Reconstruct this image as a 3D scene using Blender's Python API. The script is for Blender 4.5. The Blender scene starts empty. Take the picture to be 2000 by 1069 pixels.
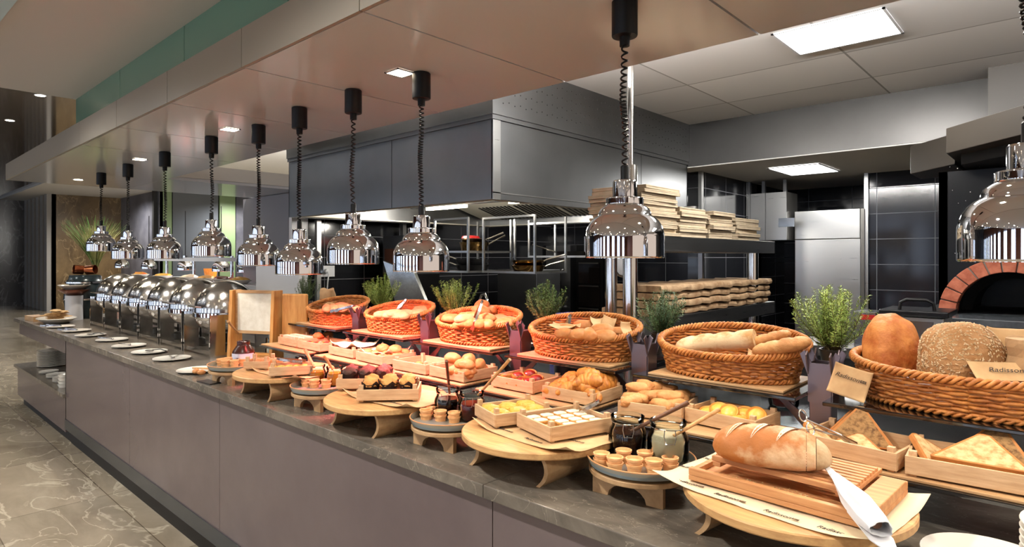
import bpy, bmesh, math, random
from math import sin, cos, pi, radians as R, hypot, atan2, sqrt
from mathutils import Vector, Matrix, Euler, noise
random.seed(7)
SC = bpy.context.scene
COL = SC.collection
# ---------- camera geometry (photo taken as 2000x1069) ----------
F = 1196.8; CX = 1000.0; HY = 503.3; KC = .6760; KS = .7369; EYE = 1.6
def P(px, py, z):
    d = F*(z-EYE)/(HY-py); k = (px-CX)/F
    return Vector((-d*(KC-KS*k), d*(KS+KC*k), z))
def PY(px, py, Y):
    k = (px-CX)/F; d = Y/(KS+KC*k)
    return Vector((-d*(KC-KS*k), Y, EYE+(HY-py)*d/F))
def PX(px, py, X):
    k = (px-CX)/F; d = -X/(KC-KS*k)
    return Vector((X, d*(KS+KC*k), EYE+(HY-py)*d/F))
cam = bpy.data.cameras.new('camera'); cob = bpy.data.objects.new('camera', cam); COL.objects.link(cob)
cob.location = (0, 0, EYE); cob.rotation_euler = (pi/2, 0, atan2(KC, KS))
cam.lens = F/2000*36; cam.sensor_width = 36; cam.shift_y = -(534.5-HY)/2000; cam.clip_end = 100; cam.clip_start = .05
SC.camera = cob
# ---------- materials ----------
def lin(c):
    o = []
    for v in c[:3]:
        v = v/255
        o.append(v/12.92 if v <= .04045 else ((v+.055)/1.055)**2.4)
    return (*o, 1)
MATS = {}
def M(name, col=(128,128,128), rough=.5, metal=0, col2=None, scale=6, stretch=(1,1,1), detail=6, lo=.35, hi=.65, bump=0, bscale=None, coat=0, spec=.5, trans=0, ior=1.45, emit=None, estr=0, aniso=None, sub=0, rough2=None):
    if name in MATS: return MATS[name]
    m = bpy.data.materials.new(name); m.use_nodes = True; MATS[name] = m
    nt = m.node_tree; N = nt.nodes; L = nt.links; b = N['Principled BSDF']
    b.inputs['Base Color'].default_value = lin(col); b.inputs['Roughness'].default_value = rough
    b.inputs['Metallic'].default_value = metal; b.inputs['Specular IOR Level'].default_value = spec
    b.inputs['IOR'].default_value = ior; b.inputs['Transmission Weight'].default_value = trans
    b.inputs['Coat Weight'].default_value = coat; b.inputs['Coat Roughness'].default_value = .08
    if sub: b.inputs['Subsurface Weight'].default_value = sub; b.inputs['Subsurface Scale'].default_value = .01
    if emit: b.inputs['Emission Color'].default_value = lin(emit); b.inputs['Emission Strength'].default_value = estr
    tc = N.new('ShaderNodeTexCoord'); mp = N.new('ShaderNodeMapping'); mp.inputs['Scale'].default_value = stretch
    L.new(tc.outputs['Object'], mp.inputs['Vector'])
    nz = N.new('ShaderNodeTexNoise'); nz.inputs['Scale'].default_value = scale; nz.inputs['Detail'].default_value = detail; nz.inputs['Roughness'].default_value = .6
    L.new(mp.outputs[0], nz.inputs['Vector'])
    if col2 is not None:
        cr = N.new('ShaderNodeValToRGB'); e = cr.color_ramp.elements
        e[0].position = lo; e[1].position = hi; e[0].color = lin(col); e[1].color = lin(col2)
        L.new(nz.outputs['Fac'], cr.inputs[0]); L.new(cr.outputs[0], b.inputs['Base Color'])
    if rough2 is not None:
        mr = N.new('ShaderNodeMapRange'); mr.inputs[1].default_value = .3; mr.inputs[2].default_value = .7
        mr.inputs[3].default_value = rough; mr.inputs[4].default_value = rough2
        L.new(nz.outputs['Fac'], mr.inputs[0]); L.new(mr.outputs[0], b.inputs['Roughness'])
    if bump:
        n2 = nz
        if bscale:
            n2 = N.new('ShaderNodeTexNoise'); n2.inputs['Scale'].default_value = bscale; n2.inputs['Detail'].default_value = 5
            L.new(mp.outputs[0], n2.inputs['Vector'])
        bp = N.new('ShaderNodeBump'); bp.inputs['Strength'].default_value = bump; bp.inputs['Distance'].default_value = .01
        L.new(n2.outputs['Fac'], bp.inputs['Height']); L.new(bp.outputs[0], b.inputs['Normal'])
    return m
def marble(name, c1, c2, vein, scale=.9, rough=.12, tiles=None, vs=1.0, veinw=.02):
    """stone: two-tone clouding, thin veins, and tile joints"""
    m = bpy.data.materials.new(name); m.use_nodes = True; MATS[name] = m
    nt = m.node_tree; N = nt.nodes; L = nt.links; b = N['Principled BSDF']; b.inputs['Roughness'].default_value = rough
    tc = N.new('ShaderNodeTexCoord'); mp = N.new('ShaderNodeMapping'); mp.inputs['Scale'].default_value = (1, 2.2, 1); mp.inputs['Rotation'].default_value = (0, 0, .5)
    L.new(tc.outputs['Object'], mp.inputs['Vector'])
    nz = N.new('ShaderNodeTexNoise'); nz.inputs['Scale'].default_value = scale; nz.inputs['Detail'].default_value = 9; nz.inputs['Roughness'].default_value = .62; nz.inputs['Distortion'].default_value = .7
    L.new(mp.outputs[0], nz.inputs['Vector'])
    cr = N.new('ShaderNodeValToRGB'); e = cr.color_ramp.elements; e[0].position = .36; e[1].position = .66; e[0].color = lin(c1); e[1].color = lin(c2)
    L.new(nz.outputs['Fac'], cr.inputs[0])
    n2 = N.new('ShaderNodeTexNoise'); n2.inputs['Scale'].default_value = scale*1.7*vs; n2.inputs['Detail'].default_value = 8; n2.inputs['Distortion'].default_value = 1.2
    L.new(mp.outputs[0], n2.inputs['Vector'])
    s1 = N.new('ShaderNodeMath'); s1.operation = 'SUBTRACT'; s1.inputs[1].default_value = .5; L.new(n2.outputs['Fac'], s1.inputs[0])
    ab = N.new('ShaderNodeMath'); ab.operation = 'ABSOLUTE'; L.new(s1.outputs[0], ab.inputs[0])
    mr = N.new('ShaderNodeMapRange'); mr.inputs[1].default_value = 0; mr.inputs[2].default_value = veinw; mr.inputs[3].default_value = .55; mr.inputs[4].default_value = 0
    L.new(ab.outputs[0], mr.inputs[0])
    mx = N.new('ShaderNodeMix'); mx.data_type = 'RGBA'; L.new(mr.outputs[0], mx.inputs[0]); L.new(cr.outputs[0], mx.inputs[6]); mx.inputs[7].default_value = lin(vein)
    out = mx.outputs[2]
    if tiles:
        bt = N.new('ShaderNodeTexBrick'); bt.offset = 0; bt.inputs['Scale'].default_value = 1; bt.inputs['Mortar Size'].default_value = .003
        bt.inputs['Brick Width'].default_value = tiles[0]; bt.inputs['Row Height'].default_value = tiles[1]
        bt.inputs['Color1'].default_value = (1, 1, 1, 1); bt.inputs['Color2'].default_value = (.6, .6, .58, 1); bt.inputs['Mortar'].default_value = (.4, .38, .36, 1)
        L.new(tc.outputs['Object'], bt.inputs['Vector'])
        m2 = N.new('ShaderNodeMix'); m2.data_type = 'RGBA'; m2.blend_type = 'MULTIPLY'; m2.inputs[0].default_value = 1
        L.new(out, m2.inputs[6]); L.new(bt.outputs['Color'], m2.inputs[7]); out = m2.outputs[2]
    L.new(out, b.inputs['Base Color'])
    return m
def tilemat(name, c, mortar, w, h, axis, rough=.15, ms=.006, offset=0, bumpy=0):
    """wall or ceiling tiles; axis picks the plane: 'xz', 'yz' or 'xy'"""
    m = bpy.data.materials.new(name); m.use_nodes = True; MATS[name] = m
    nt = m.node_tree; N = nt.nodes; L = nt.links; b = N['Principled BSDF']
    b.inputs['Roughness'].default_value = rough
    g = N.new('ShaderNodeNewGeometry'); sp = N.new('ShaderNodeSeparateXYZ'); cb = N.new('ShaderNodeCombineXYZ')
    L.new(g.outputs['Position'], sp.inputs[0])
    L.new(sp.outputs['XYZ'.index(axis[0].upper())], cb.inputs[0]); L.new(sp.outputs['XYZ'.index(axis[1].upper())], cb.inputs[1])
    bt = N.new('ShaderNodeTexBrick'); bt.offset = offset; bt.inputs['Scale'].default_value = 1; bt.inputs['Mortar Size'].default_value = ms; bt.inputs['Mortar Smooth'].default_value = .1
    bt.inputs['Brick Width'].default_value = w; bt.inputs['Row Height'].default_value = h
    c2 = [max(0, v*.85) for v in c]
    bt.inputs['Color1'].default_value = lin(c); bt.inputs['Color2'].default_value = lin(c2); bt.inputs['Mortar'].default_value = lin(mortar)
    L.new(cb.outputs[0], bt.inputs['Vector']); L.new(bt.outputs['Color'], b.inputs['Base Color'])
    mr = N.new('ShaderNodeMapRange'); mr.inputs[3].default_value = rough; mr.inputs[4].default_value = .8; L.new(bt.outputs['Fac'], mr.inputs[0]); L.new(mr.outputs[0], b.inputs['Roughness'])
    return m
# ---------- mesh builder ----------
class MB:
    def __init__(s): s.v = []; s.f = []; s.m = Matrix.Identity(4)
    def at(s, loc=(0,0,0), rot=(0,0,0)): s.m = Matrix.Translation(loc) @ Euler(rot).to_matrix().to_4x4(); return s
    def add(s, vs, fs):
        n = len(s.v); s.v += [tuple(s.m @ Vector(v)) for v in vs]; s.f += [tuple(i+n for i in f) for f in fs]; return s
    def box(s, x0, x1, y0, y1, z0, z1):
        vs = [(x, y, z) for z in (z0, z1) for y in (y0, y1) for x in (x0, x1)]
        return s.add(vs, [(0,2,3,1),(4,5,7,6),(0,1,5,4),(2,6,7,3),(0,4,6,2),(1,3,7,5)])
    def prism(s, pts, z0, z1):
        n = len(pts); vs = [(x, y, z0) for x, y in pts] + [(x, y, z1) for x, y in pts]
        fs = [tuple(range(n-1, -1, -1)), tuple(range(n, 2*n))] + [(i, (i+1) % n, n+(i+1) % n, n+i) for i in range(n)]
        return s.add(vs, fs)
    def prism_y(s, pts, y0, y1):   # outline in x,z
        n = len(pts); vs = [(x, y0, z) for x, z in pts] + [(x, y1, z) for x, z in pts]
        fs = [tuple(range(n)), tuple(range(2*n-1, n-1, -1))] + [((i+1) % n, i, n+i, n+(i+1) % n) for i in range(n)]
        return s.add(vs, fs)
    def prism_x(s, pts, x0, x1):   # outline in y,z
        n = len(pts); vs = [(x0, y, z) for y, z in pts] + [(x1, y, z) for y, z in pts]
        fs = [tuple(range(n-1, -1, -1)), tuple(range(n, 2*n))] + [(i, (i+1) % n, n+(i+1) % n, n+i) for i in range(n)]
        return s.add(vs, fs)
    def lathe(s, prof, n=32, sx=1, sy=1, closed=False):
        vs = []; fs = []; k = len(prof)
        for r, z in prof:
            for j in range(n): a = 2*pi*j/n; vs.append((r*cos(a)*sx, r*sin(a)*sy, z))
        rng = range(k) if closed else range(k-1)
        for i in rng:
            i2 = (i+1) % k
            for j in range(n): j2 = (j+1) % n; fs.append((i*n+j, i*n+j2, i2*n+j2, i2*n+j))
        if not closed:
            if prof[0][0] > 1e-5: fs.append(tuple(range(n-1, -1, -1)))
            if prof[-1][0] > 1e-5: fs.append(tuple((k-1)*n+j for j in range(n)))
        return s.add(vs, fs)
    def tube(s, pts, r, n=8, closed=False, cap=True):
        pts = [Vector(p) for p in pts]; k = len(pts); vs = []; fs = []
        rr = r if hasattr(r, '__len__') else [r]*k
        up = Vector((0, 0, 1)); prev = None
        for i, p in enumerate(pts):
            if closed: t = pts[(i+1) % k]-pts[i-1]
            else: t = pts[min(i+1, k-1)]-pts[max(i-1, 0)]
            if t.length < 1e-9: t = Vector((0, 0, 1))
            t.normalize()
            if prev is None:
                a = up if abs(t.dot(up)) < .9 else Vector((1, 0, 0))
                u = (a-t*a.dot(t)).normalized()
            else:
                u = prev-t*prev.dot(t)
                u = u.normalized() if u.length > 1e-6 else Vector((1, 0, 0))
            prev = u; w = t.cross(u)
            for j in range(n): q = 2*pi*j/n; vs.append(tuple(p+(u*cos(q)+w*sin(q))*rr[i]))
        for i in range(k if closed else k-1):
            i2 = (i+1) % k
            for j in range(n): j2 = (j+1) % n; fs.append((i*n+j, i*n+j2, i2*n+j2, i2*n+j))
        if not closed and cap: fs += [tuple(range(n-1, -1, -1)), tuple((k-1)*n+j for j in range(n))]
        return s.add(vs, fs)
    def blob(s, rx, ry, rz, seed=0, nz=.06, fr=2.5, flat=.35, n=20, m=12, ex=1.0, bend=0, tip=0, sq=1.0):
        """lumpy ellipsoid with flattened underside, long axis x, base on z=0"""
        vs = []; fs = []; off = Vector((seed*3.7, seed*1.3, seed*.7))
        for i in range(m+1):
            ph = pi*i/m; cx_ = cos(ph); rad = max(sin(ph), 0)**ex
            for j in range(n):
                a = 2*pi*j/n; v = Vector((cx_, rad*math.copysign(abs(cos(a))**sq, cos(a)), rad*math.copysign(abs(sin(a))**sq, sin(a))))
                d = 1+nz*noise.noise(v*fr+off)*2
                v = Vector((v.x*rx*(1-tip*0)*d, v.y*ry*d, v.z*rz*d))
                if v.z < 0: v.z *= (1-flat)
                v.y += bend*(v.x*v.x)/(rx*rx+1e-9)
                vs.append((v.x, v.y, v.z+rz*(1-flat)))
        for i in range(m):
            for j in range(n): j2 = (j+1) % n; fs.append((i*n+j, (i+1)*n+j, (i+1)*n+j2, i*n+j2))
        return s.add(vs, fs)
    def build(s, name, mat, parent=None, smooth=False, bevel=0, loc=None, rot=None, auto=True):
        me = bpy.data.meshes.new(name); me.from_pydata(s.v, [], s.f); me.validate(); me.update()
        if isinstance(mat, str): mat = MATS[mat]
        me.materials.append(mat)
        o = bpy.data.objects.new(name, me); COL.objects.link(o)
        if smooth:
            me.shade_smooth()
            if auto:
                try: me.set_sharp_from_angle(angle=R(40))
                except Exception: pass
        if bevel:
            b = o.modifiers.new('bevel', 'BEVEL'); b.width = bevel; b.segments = 2; b.limit_method = 'ANGLE'
        if parent: o.parent = parent
        if loc is not None: o.location = loc
        if rot is not None: o.rotation_euler = rot
        return o
def tag(o, label=None, cat=None, group=None, kind=None):
    if label: o['label'] = label
    if cat: o['category'] = cat
    if group: o['group'] = group
    if kind: o['kind'] = kind
    return o
def thing(name, label, cat, loc=(0,0,0), rot=(0,0,0), group=None):
    o = bpy.data.objects.new(name, None); COL.objects.link(o); o.empty_display_size = .05
    o.location = loc; o.rotation_euler = rot if hasattr(rot, '__len__') else (0, 0, rot)
    return tag(o, label, cat, group)
def struct(name, mb, mat, **k):
    o = mb.build(name, mat, **k); o['kind'] = 'structure'; return o
def kids(o): return [c for c in ALLCH.get(o.name, [])]
def dup(root, loc, rot=None, label=None, group=None, scale=None):
    def cp(o, par):
        c = o.copy(); COL.objects.link(c); c.parent = par
        for ch in list(o.children): cp(ch, c)
        return c
    r = cp(root, None); r.location = loc
    if rot is not None: r.rotation_euler = rot if hasattr(rot, '__len__') else (0, 0, rot)
    if scale is not None: r.scale = scale if hasattr(scale, '__len__') else (scale,)*3
    if label: r['label'] = label
    if group: r['group'] = group
    return r
def text(body, size, mat, parent, loc, rot=(0,0,0), name='printed_text', shear=.35, th=.0003, align='CENTER'):
    cu = bpy.data.curves.new(name, 'FONT'); cu.body = body; cu.size = size; cu.shear = shear; cu.extrude = th; cu.align_x = align; cu.align_y = 'CENTER'
    t = bpy.data.objects.new(name, cu); COL.objects.link(t)
    bpy.context.view_layer.update()
    me = bpy.data.meshes.new_from_object(t.evaluated_get(bpy.context.evaluated_depsgraph_get()))
    bpy.data.objects.remove(t, do_unlink=True); bpy.data.curves.remove(cu)
    me.materials.clear(); me.materials.append(MATS[mat])
    o = bpy.data.objects.new(name, me); COL.objects.link(o); o.parent = parent; o.location = loc; o.rotation_euler = rot
    return o

# ---------- the materials of the place ----------
marble('floor_marble', (134,122,104), (170,158,138), (215,204,180), .8, .11, (1.2, .6), 1.2, .02)
marble('counter_marble', (86,80,72), (122,113,101), (170,158,140), 4, .25, None, 1.0, .006)
marble('wall_marble_dark', (46,46,50), (72,72,76), (120,120,124), .8, .2, None, .8, .02)
marble('wall_marble_brown', (84,66,42), (118,96,64), (165,140,100), .8, .22, None, .8, .015)
M('counter_front', (96,84,84), .26, 0, col2=(108,96,95), scale=1.2, coat=.2)
M('plinth_black', (14,12,12), .5)
M('skirting', (70,74,76), .25, .3)
M('soffit', (200,202,207), .12, 0, spec=.42)
M('fascia', (140,133,122), .4)
M('ceiling_paint', (190,188,190), .8)
M('ceiling_gloss_dark', (72,64,54), .06, 0, coat=.6)
M('ceiling_white', (205,203,198), .7)
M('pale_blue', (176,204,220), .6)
M('green_glass', (96,140,124), .2, 0, coat=.3)
tilemat('kitchen_ceiling', (230,228,226), (150,148,144), .9, .6, 'xy', .7, .006)
tilemat('tile_black_x', (26,27,30), (88,88,92), .42, .2, 'yz', .12, .003)
tilemat('tile_black_y', (26,27,32), (80,82,86), .42, .22, 'xz', .12, .003)
tilemat('tile_small', (20,20,22), (150,150,150), .03, .03, 'xz', .2, .002)
M('steel', (176,176,174), .27, 1, scale=3, stretch=(1,1,30), bump=.02, rough2=.36)
M('steel_hood', (124,125,126), .32, 1, scale=2, col2=(134,135,136), rough2=.4)
M('steel_beam_shaded', (62,61,60), .28, 1, scale=2, col2=(68,67,66), rough2=.36)  # darker copy of the hood steel; shade put into its colour against strip glare
M('steel_dark', (96,94,90), .35, .9, rough2=.5)
M('steel_top', (150,156,160), .2, 1, col2=(178,182,186), scale=9)
M('bracket_metal', (124,112,116), .3, .9)
M('chrome', (224,224,226), .04, 1)
M('chrome_soft', (206,204,200), .13, 1, rough2=.18, scale=20)
M('black_plastic', (7,7,8), .45, spec=.3)
M('rubber', (10,10,11), .5)
M('grey_wall', (150,150,156), .5)
M('white_trim', (200,202,206), .4)
M('oven_black', (8,8,9), .3, col2=(10,10,10), spec=.3)
M('oven_hood', (54,49,43), .4)
M('baffle', (168,164,150), .45, .35)
M('oven_inside', (24,30,34), .5, col2=(44,44,42), scale=5)
M('brick', (150,76,52), .75, col2=(186,108,80), scale=22, bump=.3)
M('mortar', (120,112,102), .9)
M('stone_slab', (64,68,72), .15, col2=(88,92,96), scale=8)
M('wood_light', (196,158,114), .5, col2=(170,132,90), scale=9, stretch=(1,9,9), bump=.08)
M('wood_crate', (208,172,132), .55, col2=(184,146,106), scale=10, stretch=(1,10,10), bump=.1)
M('wood_crate_end', (210,174,134), .55, col2=(184,146,106), scale=10, stretch=(10,1,10), bump=.1)
M('wood_board', (208,164,108), .5, col2=(178,132,82), scale=7, stretch=(1,8,8), bump=.1)
M('wood_rim', (196,160,116), .6, col2=(160,124,84), scale=14, bump=.15)
M('wood_bark', (96,70,46), .8, col2=(150,116,82), scale=30, bump=.4)
M('wood_honey', (206,150,84), .45, col2=(176,116,56), scale=5, stretch=(7,7,1), bump=.05)
M('wood_cut', (208,152,100), .5, col2=(184,124,76), scale=8, stretch=(1,10,10), bump=.06)
M('wood_utensil', (206,160,104), .5, col2=(180,130,80), scale=12, stretch=(1,8,8))
M('wood_dark', (104,66,40), .5, col2=(80,48,30), scale=14, stretch=(1,8,8))
M('wicker', (196,128,62), .5, col2=(150,86,36), scale=34, bump=.2)
M('wicker_rim', (206,138,70), .5, col2=(160,94,42), scale=30, bump=.2)
M('glass_dark', (18,14,12), .04, 0, coat=.8)
M('paper_kraft', (206,170,124), .75, col2=(192,154,108), scale=20)
M('paper_bag', (186,152,112), .8, col2=(168,132,94), scale=16, bump=.25, bscale=9)
M('paper_light', (226,206,170), .75)
M('ink', (52,42,36), .7)
M('ceramic', (232,228,218), .12, coat=.4)
M('ceramic_blue', (120,134,140), .2, col2=(160,142,110), scale=3, stretch=(1,1,30), coat=.4)
M('wafer', (244,190,134), .6, col2=(230,166,108), scale=40)
M('wafer_in', (224,150,92), .6)
M('roll', (178,110,52), .55, col2=(204,150,94), scale=14, lo=.38, hi=.7, bump=.25, bscale=60)
M('roll_pale', (186,134,84), .6, col2=(208,168,120), scale=14, bump=.25, bscale=60)
M('roll_dark', (150,90,44), .5, col2=(186,122,64), scale=16, bump=.3, bscale=70)
M('baguette', (196,144,84), .6, col2=(232,206,162), scale=14, lo=.4, hi=.56, bump=.3, bscale=40)
M('baguette_brown', (188,124,68), .6, col2=(220,168,110), scale=16, bump=.4, bscale=60)
M('loaf_orange', (172,88,34), .55, col2=(214,142,74), scale=18, bump=.5, bscale=45)
M('loaf_seed', (160,112,66), .7, col2=(184,138,90), scale=24, bump=.6, bscale=80)
M('loaf_white', (178,108,50), .6, col2=(222,184,140), scale=9, lo=.46, hi=.62, bump=.4, bscale=45)
M('crumb', (222,188,138), .85, col2=(178,136,84), scale=55, lo=.42, hi=.66, bump=.5, bscale=90)
M('crumb_dark', (164,126,80), .85, col2=(96,68,42), scale=70, lo=.45, hi=.68, bump=.5, bscale=120)
M('crust', (196,132,68), .6, col2=(170,104,48), scale=20)
M('flour', (238,222,198), .9, col2=(222,196,160), scale=14)
M('loaf_end', (208,184,148), .85, col2=(176,140,98), scale=16, bump=.5, bscale=40)
M('seed', (216,192,156), .6, col2=(180,146,100), scale=60)
M('croissant', (206,136,58), .4, col2=(160,92,36), scale=30, stretch=(3,1,1), lo=.4, hi=.62, bump=.25)
M('danish', (220,150,66), .4, col2=(236,184,98), scale=20, bump=.3)
M('berry', (120,28,18), .3, col2=(60,16,12), scale=40)
M('custard', (236,196,90), .3, col2=(226,150,60), scale=30)
M('muffin_choc', (54,30,22), .6, col2=(84,50,34), scale=50, bump=.6)
M('muffin_gold', (196,128,60), .6, col2=(216,158,86), scale=40, bump=.6)
M('muffin_paper', (44,26,20), .7)
M('cake_top', (230,218,198), .9, col2=(214,190,150), scale=30)
M('cake_side', (196,138,66), .8, col2=(160,104,44), scale=60, bump=.5)
M('baklava', (220,158,62), .35, col2=(198,176,72), scale=44, bump=.8)
M('syrup_choc', (60,26,14), .25)
M('jam_dark', (26,10,10), .12)
M('jam_red', (96,12,10), .12, col2=(60,8,8), scale=40)
M('jam_orange', (206,116,30), .2, trans=0, col2=(226,140,50), scale=20)
M('tahini', (176,160,128), .4)
M('milk', (226,220,206), .5)
def glassmat():
    m = bpy.data.materials.new('glass'); m.use_nodes = True; MATS['glass'] = m; nt = m.node_tree; N = nt.nodes; L = nt.links
    N.remove(N['Principled BSDF']); o = N['Material Output']
    t = N.new('ShaderNodeBsdfTransparent'); t.inputs[0].default_value = (.93, .96, .95, 1); g = N.new('ShaderNodeBsdfGlossy'); g.inputs['Roughness'].default_value = .03
    f = N.new('ShaderNodeFresnel'); f.inputs[0].default_value = 1.22; x = N.new('ShaderNodeMixShader')
    L.new(f.outputs[0], x.inputs[0]); L.new(t.outputs[0], x.inputs[1]); L.new(g.outputs[0], x.inputs[2]); L.new(x.outputs[0], o.inputs[0])
glassmat()
M('label_blue', (196,204,224), .5, col2=(214,216,226), scale=14)
M('wax', (222,218,206), .6, col2=(206,200,184), scale=18, bump=.3)
M('leaf', (74,104,48), .5, col2=(112,138,70), scale=30)
M('leaf_dark', (52,80,44), .5, col2=(86,112,64), scale=30)
M('leaf_light', (118,152,60), .5, col2=(190,204,110), scale=30)
M('stem', (96,84,50), .7)
M('grass', (86,128,56), .5, col2=(226,222,150), scale=2.2, lo=.42, hi=.55)
M('kettle', (44,56,60), .22, .3)
M('copper', (150,84,52), .25, .9)
M('pan_dark', (34,34,36), .3, .6)
M('pan_brass', (112,88,52), .22, 1)
M('red_plastic', (190,30,30), .4)
M('blue_plastic', (28,60,150), .4)
M('cloth_white', (226,224,224), .8)
M('cardboard', (206,188,160), .8, col2=(186,166,136), scale=12)
M('cardboard_log', (186,156,120), .8, col2=(140,108,76), scale=18, bump=.3)
M('led', (255,255,255), .5, emit=(255,252,246), estr=9)
M('led_warm', (255,255,255), .5, emit=(255,236,205), estr=14)
M('led_small', (255,255,255), .5, emit=(255,232,196), estr=60)
M('red_bulb', (255,60,40), .4, emit=(255,50,24), estr=30)
M('fruit', (196,92,40), .5, col2=(180,150,60), scale=14)
M('daylight', (255,255,255), .5, emit=(210,228,255), estr=3.6)
M('warm_wood_wall', (112,66,44), .4, col2=(90,50,34), scale=3, stretch=(1,1,.1))
M('curtain', (150,146,140), .8)
M('glass_grey', (92,96,102), .08, coat=.6)
M('stripe_green', (122,142,104), .4)
M('stripe_grey', (96,96,102), .35, col2=(70,70,78), scale=2)
# ================= SETTING =================
ZS = 2.38; ZM = 2.75; ZK = 2.69; ZL = 2.345; ZF = 3.5; CT = .936
struct('floor', MB().box(-26, 6, -8, 12.5, -.05, 0), 'floor_marble')
# soffit over the buffet, in panels with thin joints
jx = [P(704, 21.5, ZS).x, P(472, 131.3, ZS).x, P(327.5, 201, ZS).x]
pitch = (jx[0]-jx[2])/2
seams = [jx[0]+pitch*k for k in (4, 3, 2, 1)] + jx + [jx[2]-pitch*k for k in (1, 2)] + [-7.93]
m = MB(); fm = MB(); g = .0045
for a, b in zip(seams[1:], seams[:-1]):
    m.box(a+g, b-g, 1.117, 2.165, ZS, ZS+.03)
    fm.box(a+g*.5, b-g*.5, 1.10, 1.114, ZS, 2.54)
m.box(-7.93, -6.63, 2.17, 6.0, ZS, ZS+.03)
struct('ceiling', m, 'soffit')
struct('trim_1', fm, 'fascia')
struct('trim_2', MB().box(-7.93, 6, 1.117, 2.165, ZS+.032, 2.54), 'oven_hood')
struct('trim_3', MB().box(-6.64, -6.62, 2.17, 6.0, ZS+.03, 2.55).box(-7.94, -6.64, 2.17, 6.0, ZS+.032, 2.55), 'ceiling_white')
gm = MB()
gx = [-5.35+1.05*k for k in range(11)]
for a, b in zip(gx, gx[1:]): gm.box(a+.003, b-.003, 1.14, 1.16, 2.53, ZM)
struct('trim_4', gm, 'green_glass')
struct('ceiling', MB().box(-5.35, 6, -8, 1.30, ZM, ZM+.06).box(-5.36, -5.30, 1.2, 1.30, 2.54, ZM), 'ceiling_paint')
struct('ceiling', MB().box(-26, -5.30, -8, 3.5, 3.56, 3.62), 'ceiling_gloss_dark')
struct('ceiling', MB().box(-26, -5.0, 3.5, 12.5, ZF, ZF+.06).box(-26, -5.0, 3.44, 3.5, ZF, 3.62), 'ceiling_white')
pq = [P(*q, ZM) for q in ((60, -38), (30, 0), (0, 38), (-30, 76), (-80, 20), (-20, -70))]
struct('trim_13', MB().prism([(v.x, v.y) for v in pq], ZM-.012, ZM-.0005), 'pale_blue')  # flat panel for a lit ceiling coffer; bluish light put into its colour
struct('trim_5', MB().box(-5.36, -5.30, -8, 1.30, ZM+.06, 3.6), 'ceiling_paint')
# kitchen ceiling and bulkhead beam
XC = -2.346; YB = 4.69
struct('ceiling', MB().box(-5.0, 4, 2.172, YB, ZK, ZK+.05), 'kitchen_ceiling')
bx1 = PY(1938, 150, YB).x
struct('trim_6', MB().box(XC, bx1, YB, YB+.12, ZL+.001, ZK), 'steel_beam_shaded')
struct('ceiling', MB().box(-2.46, 4, YB+.001, 7.2, ZL-.008, ZL), 'ceiling_white')
struct('trim_7', MB().box(bx1, bx1+1.6, YB-.25, YB+.1, 2.2, ZK), 'oven_hood')
# kitchen walls
struct('wall_left', MB().box(-5.12, -5.0, 2.75, 6.2, 0, 2.69), 'tile_black_x')
struct('wall_back', MB().box(-5.12, -2.35, 6.2, 6.32, 0, 2.69), 'tile_black_y')
struct('wall_back', MB().box(-2.47, -2.35, 4.95, 7.0, 0, ZL), 'tile_black_x')
struct('wall_back', MB().box(-2.47, -.9, 7.0, 7.12, 0, ZL), 'tile_black_y')
wx = PY(1697, 500, 6.05).x
struct('wall_right', MB().box(wx, 4, 6.05, 6.17, 0, ZL), 'tile_black_y')
struct('wall_right', MB().box(wx, wx+.1, 6.17, 7.0, 0, ZL), 'tile_black_x')
struct('trim_8', MB().box(wx-.03, wx, 6.02, 6.08, 0, ZL).box(-2.36, -2.33, 4.92, 4.96, 0, ZL).box(-2.36, -2.33, 5.98, 6.02, 0, ZL), 'steel')
struct('wall_left', MB().box(-8.17, -5.13, 3.6, 3.7, 0, 2.375), 'grey_wall')
struct('trim_9', MB().box(-5.0, -4.95, 2.60, 2.75, 0, 2.3), 'white_trim')
# restaurant shell
struct('wall_far', MB().box(-22.6, -22.5, 4.2, 6.0, 0, ZF), 'wall_marble_brown')
struct('wall_far', MB().box(-22.6, -19.0, 6.0, 6.1, 0, ZF), 'stripe_grey')
struct('wall_far', MB().box(-26, -25.9, -8, 4.2, 0, 3.6), 'wall_marble_dark')
rt = MB()
for k in range(6): rt.box(-25.9+.6*k, -25.9+.6*k+.35, 4.08, 4.2, 0, ZF)
struct('trim_10', MB().box(-25.9, -22.5, 4.2, 4.3, 0, ZF), 'stripe_grey')
struct('trim_11', rt, 'curtain')
# striped glazed wall at the far end of the second buffet
yy = 6.0; seq = [('stripe_green', .35), ('glass_grey', 1.3), ('stripe_green', .5), ('stripe_grey', 1.3), ('ceiling_white', .12), ('stripe_green', .6), ('glass_grey', 1.5), ('stripe_grey', .8), ('stripe_green', .35), ('glass_grey', 1.6)]
for i, (mm, w_) in enumerate(seq+seq[:4]):
    struct('window_%d' % (i+1), MB().box(-19.1, -19.0-.04*(i % 2), yy+.02, yy+w_-.02, 0, ZF), mm); yy += w_
struct('wall_far', MB().box(-19.25, -19.12, 5.9, 16, 0, ZF), 'plinth_black')
struct('wall_far', MB().box(-19, -5.12, 12.4, 12.5, 0, ZF), 'grey_wall')
struct('wall_far', MB().box(-5.2, -5.12, 6.3, 12.5, 0, ZF), 'grey_wall')
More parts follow.
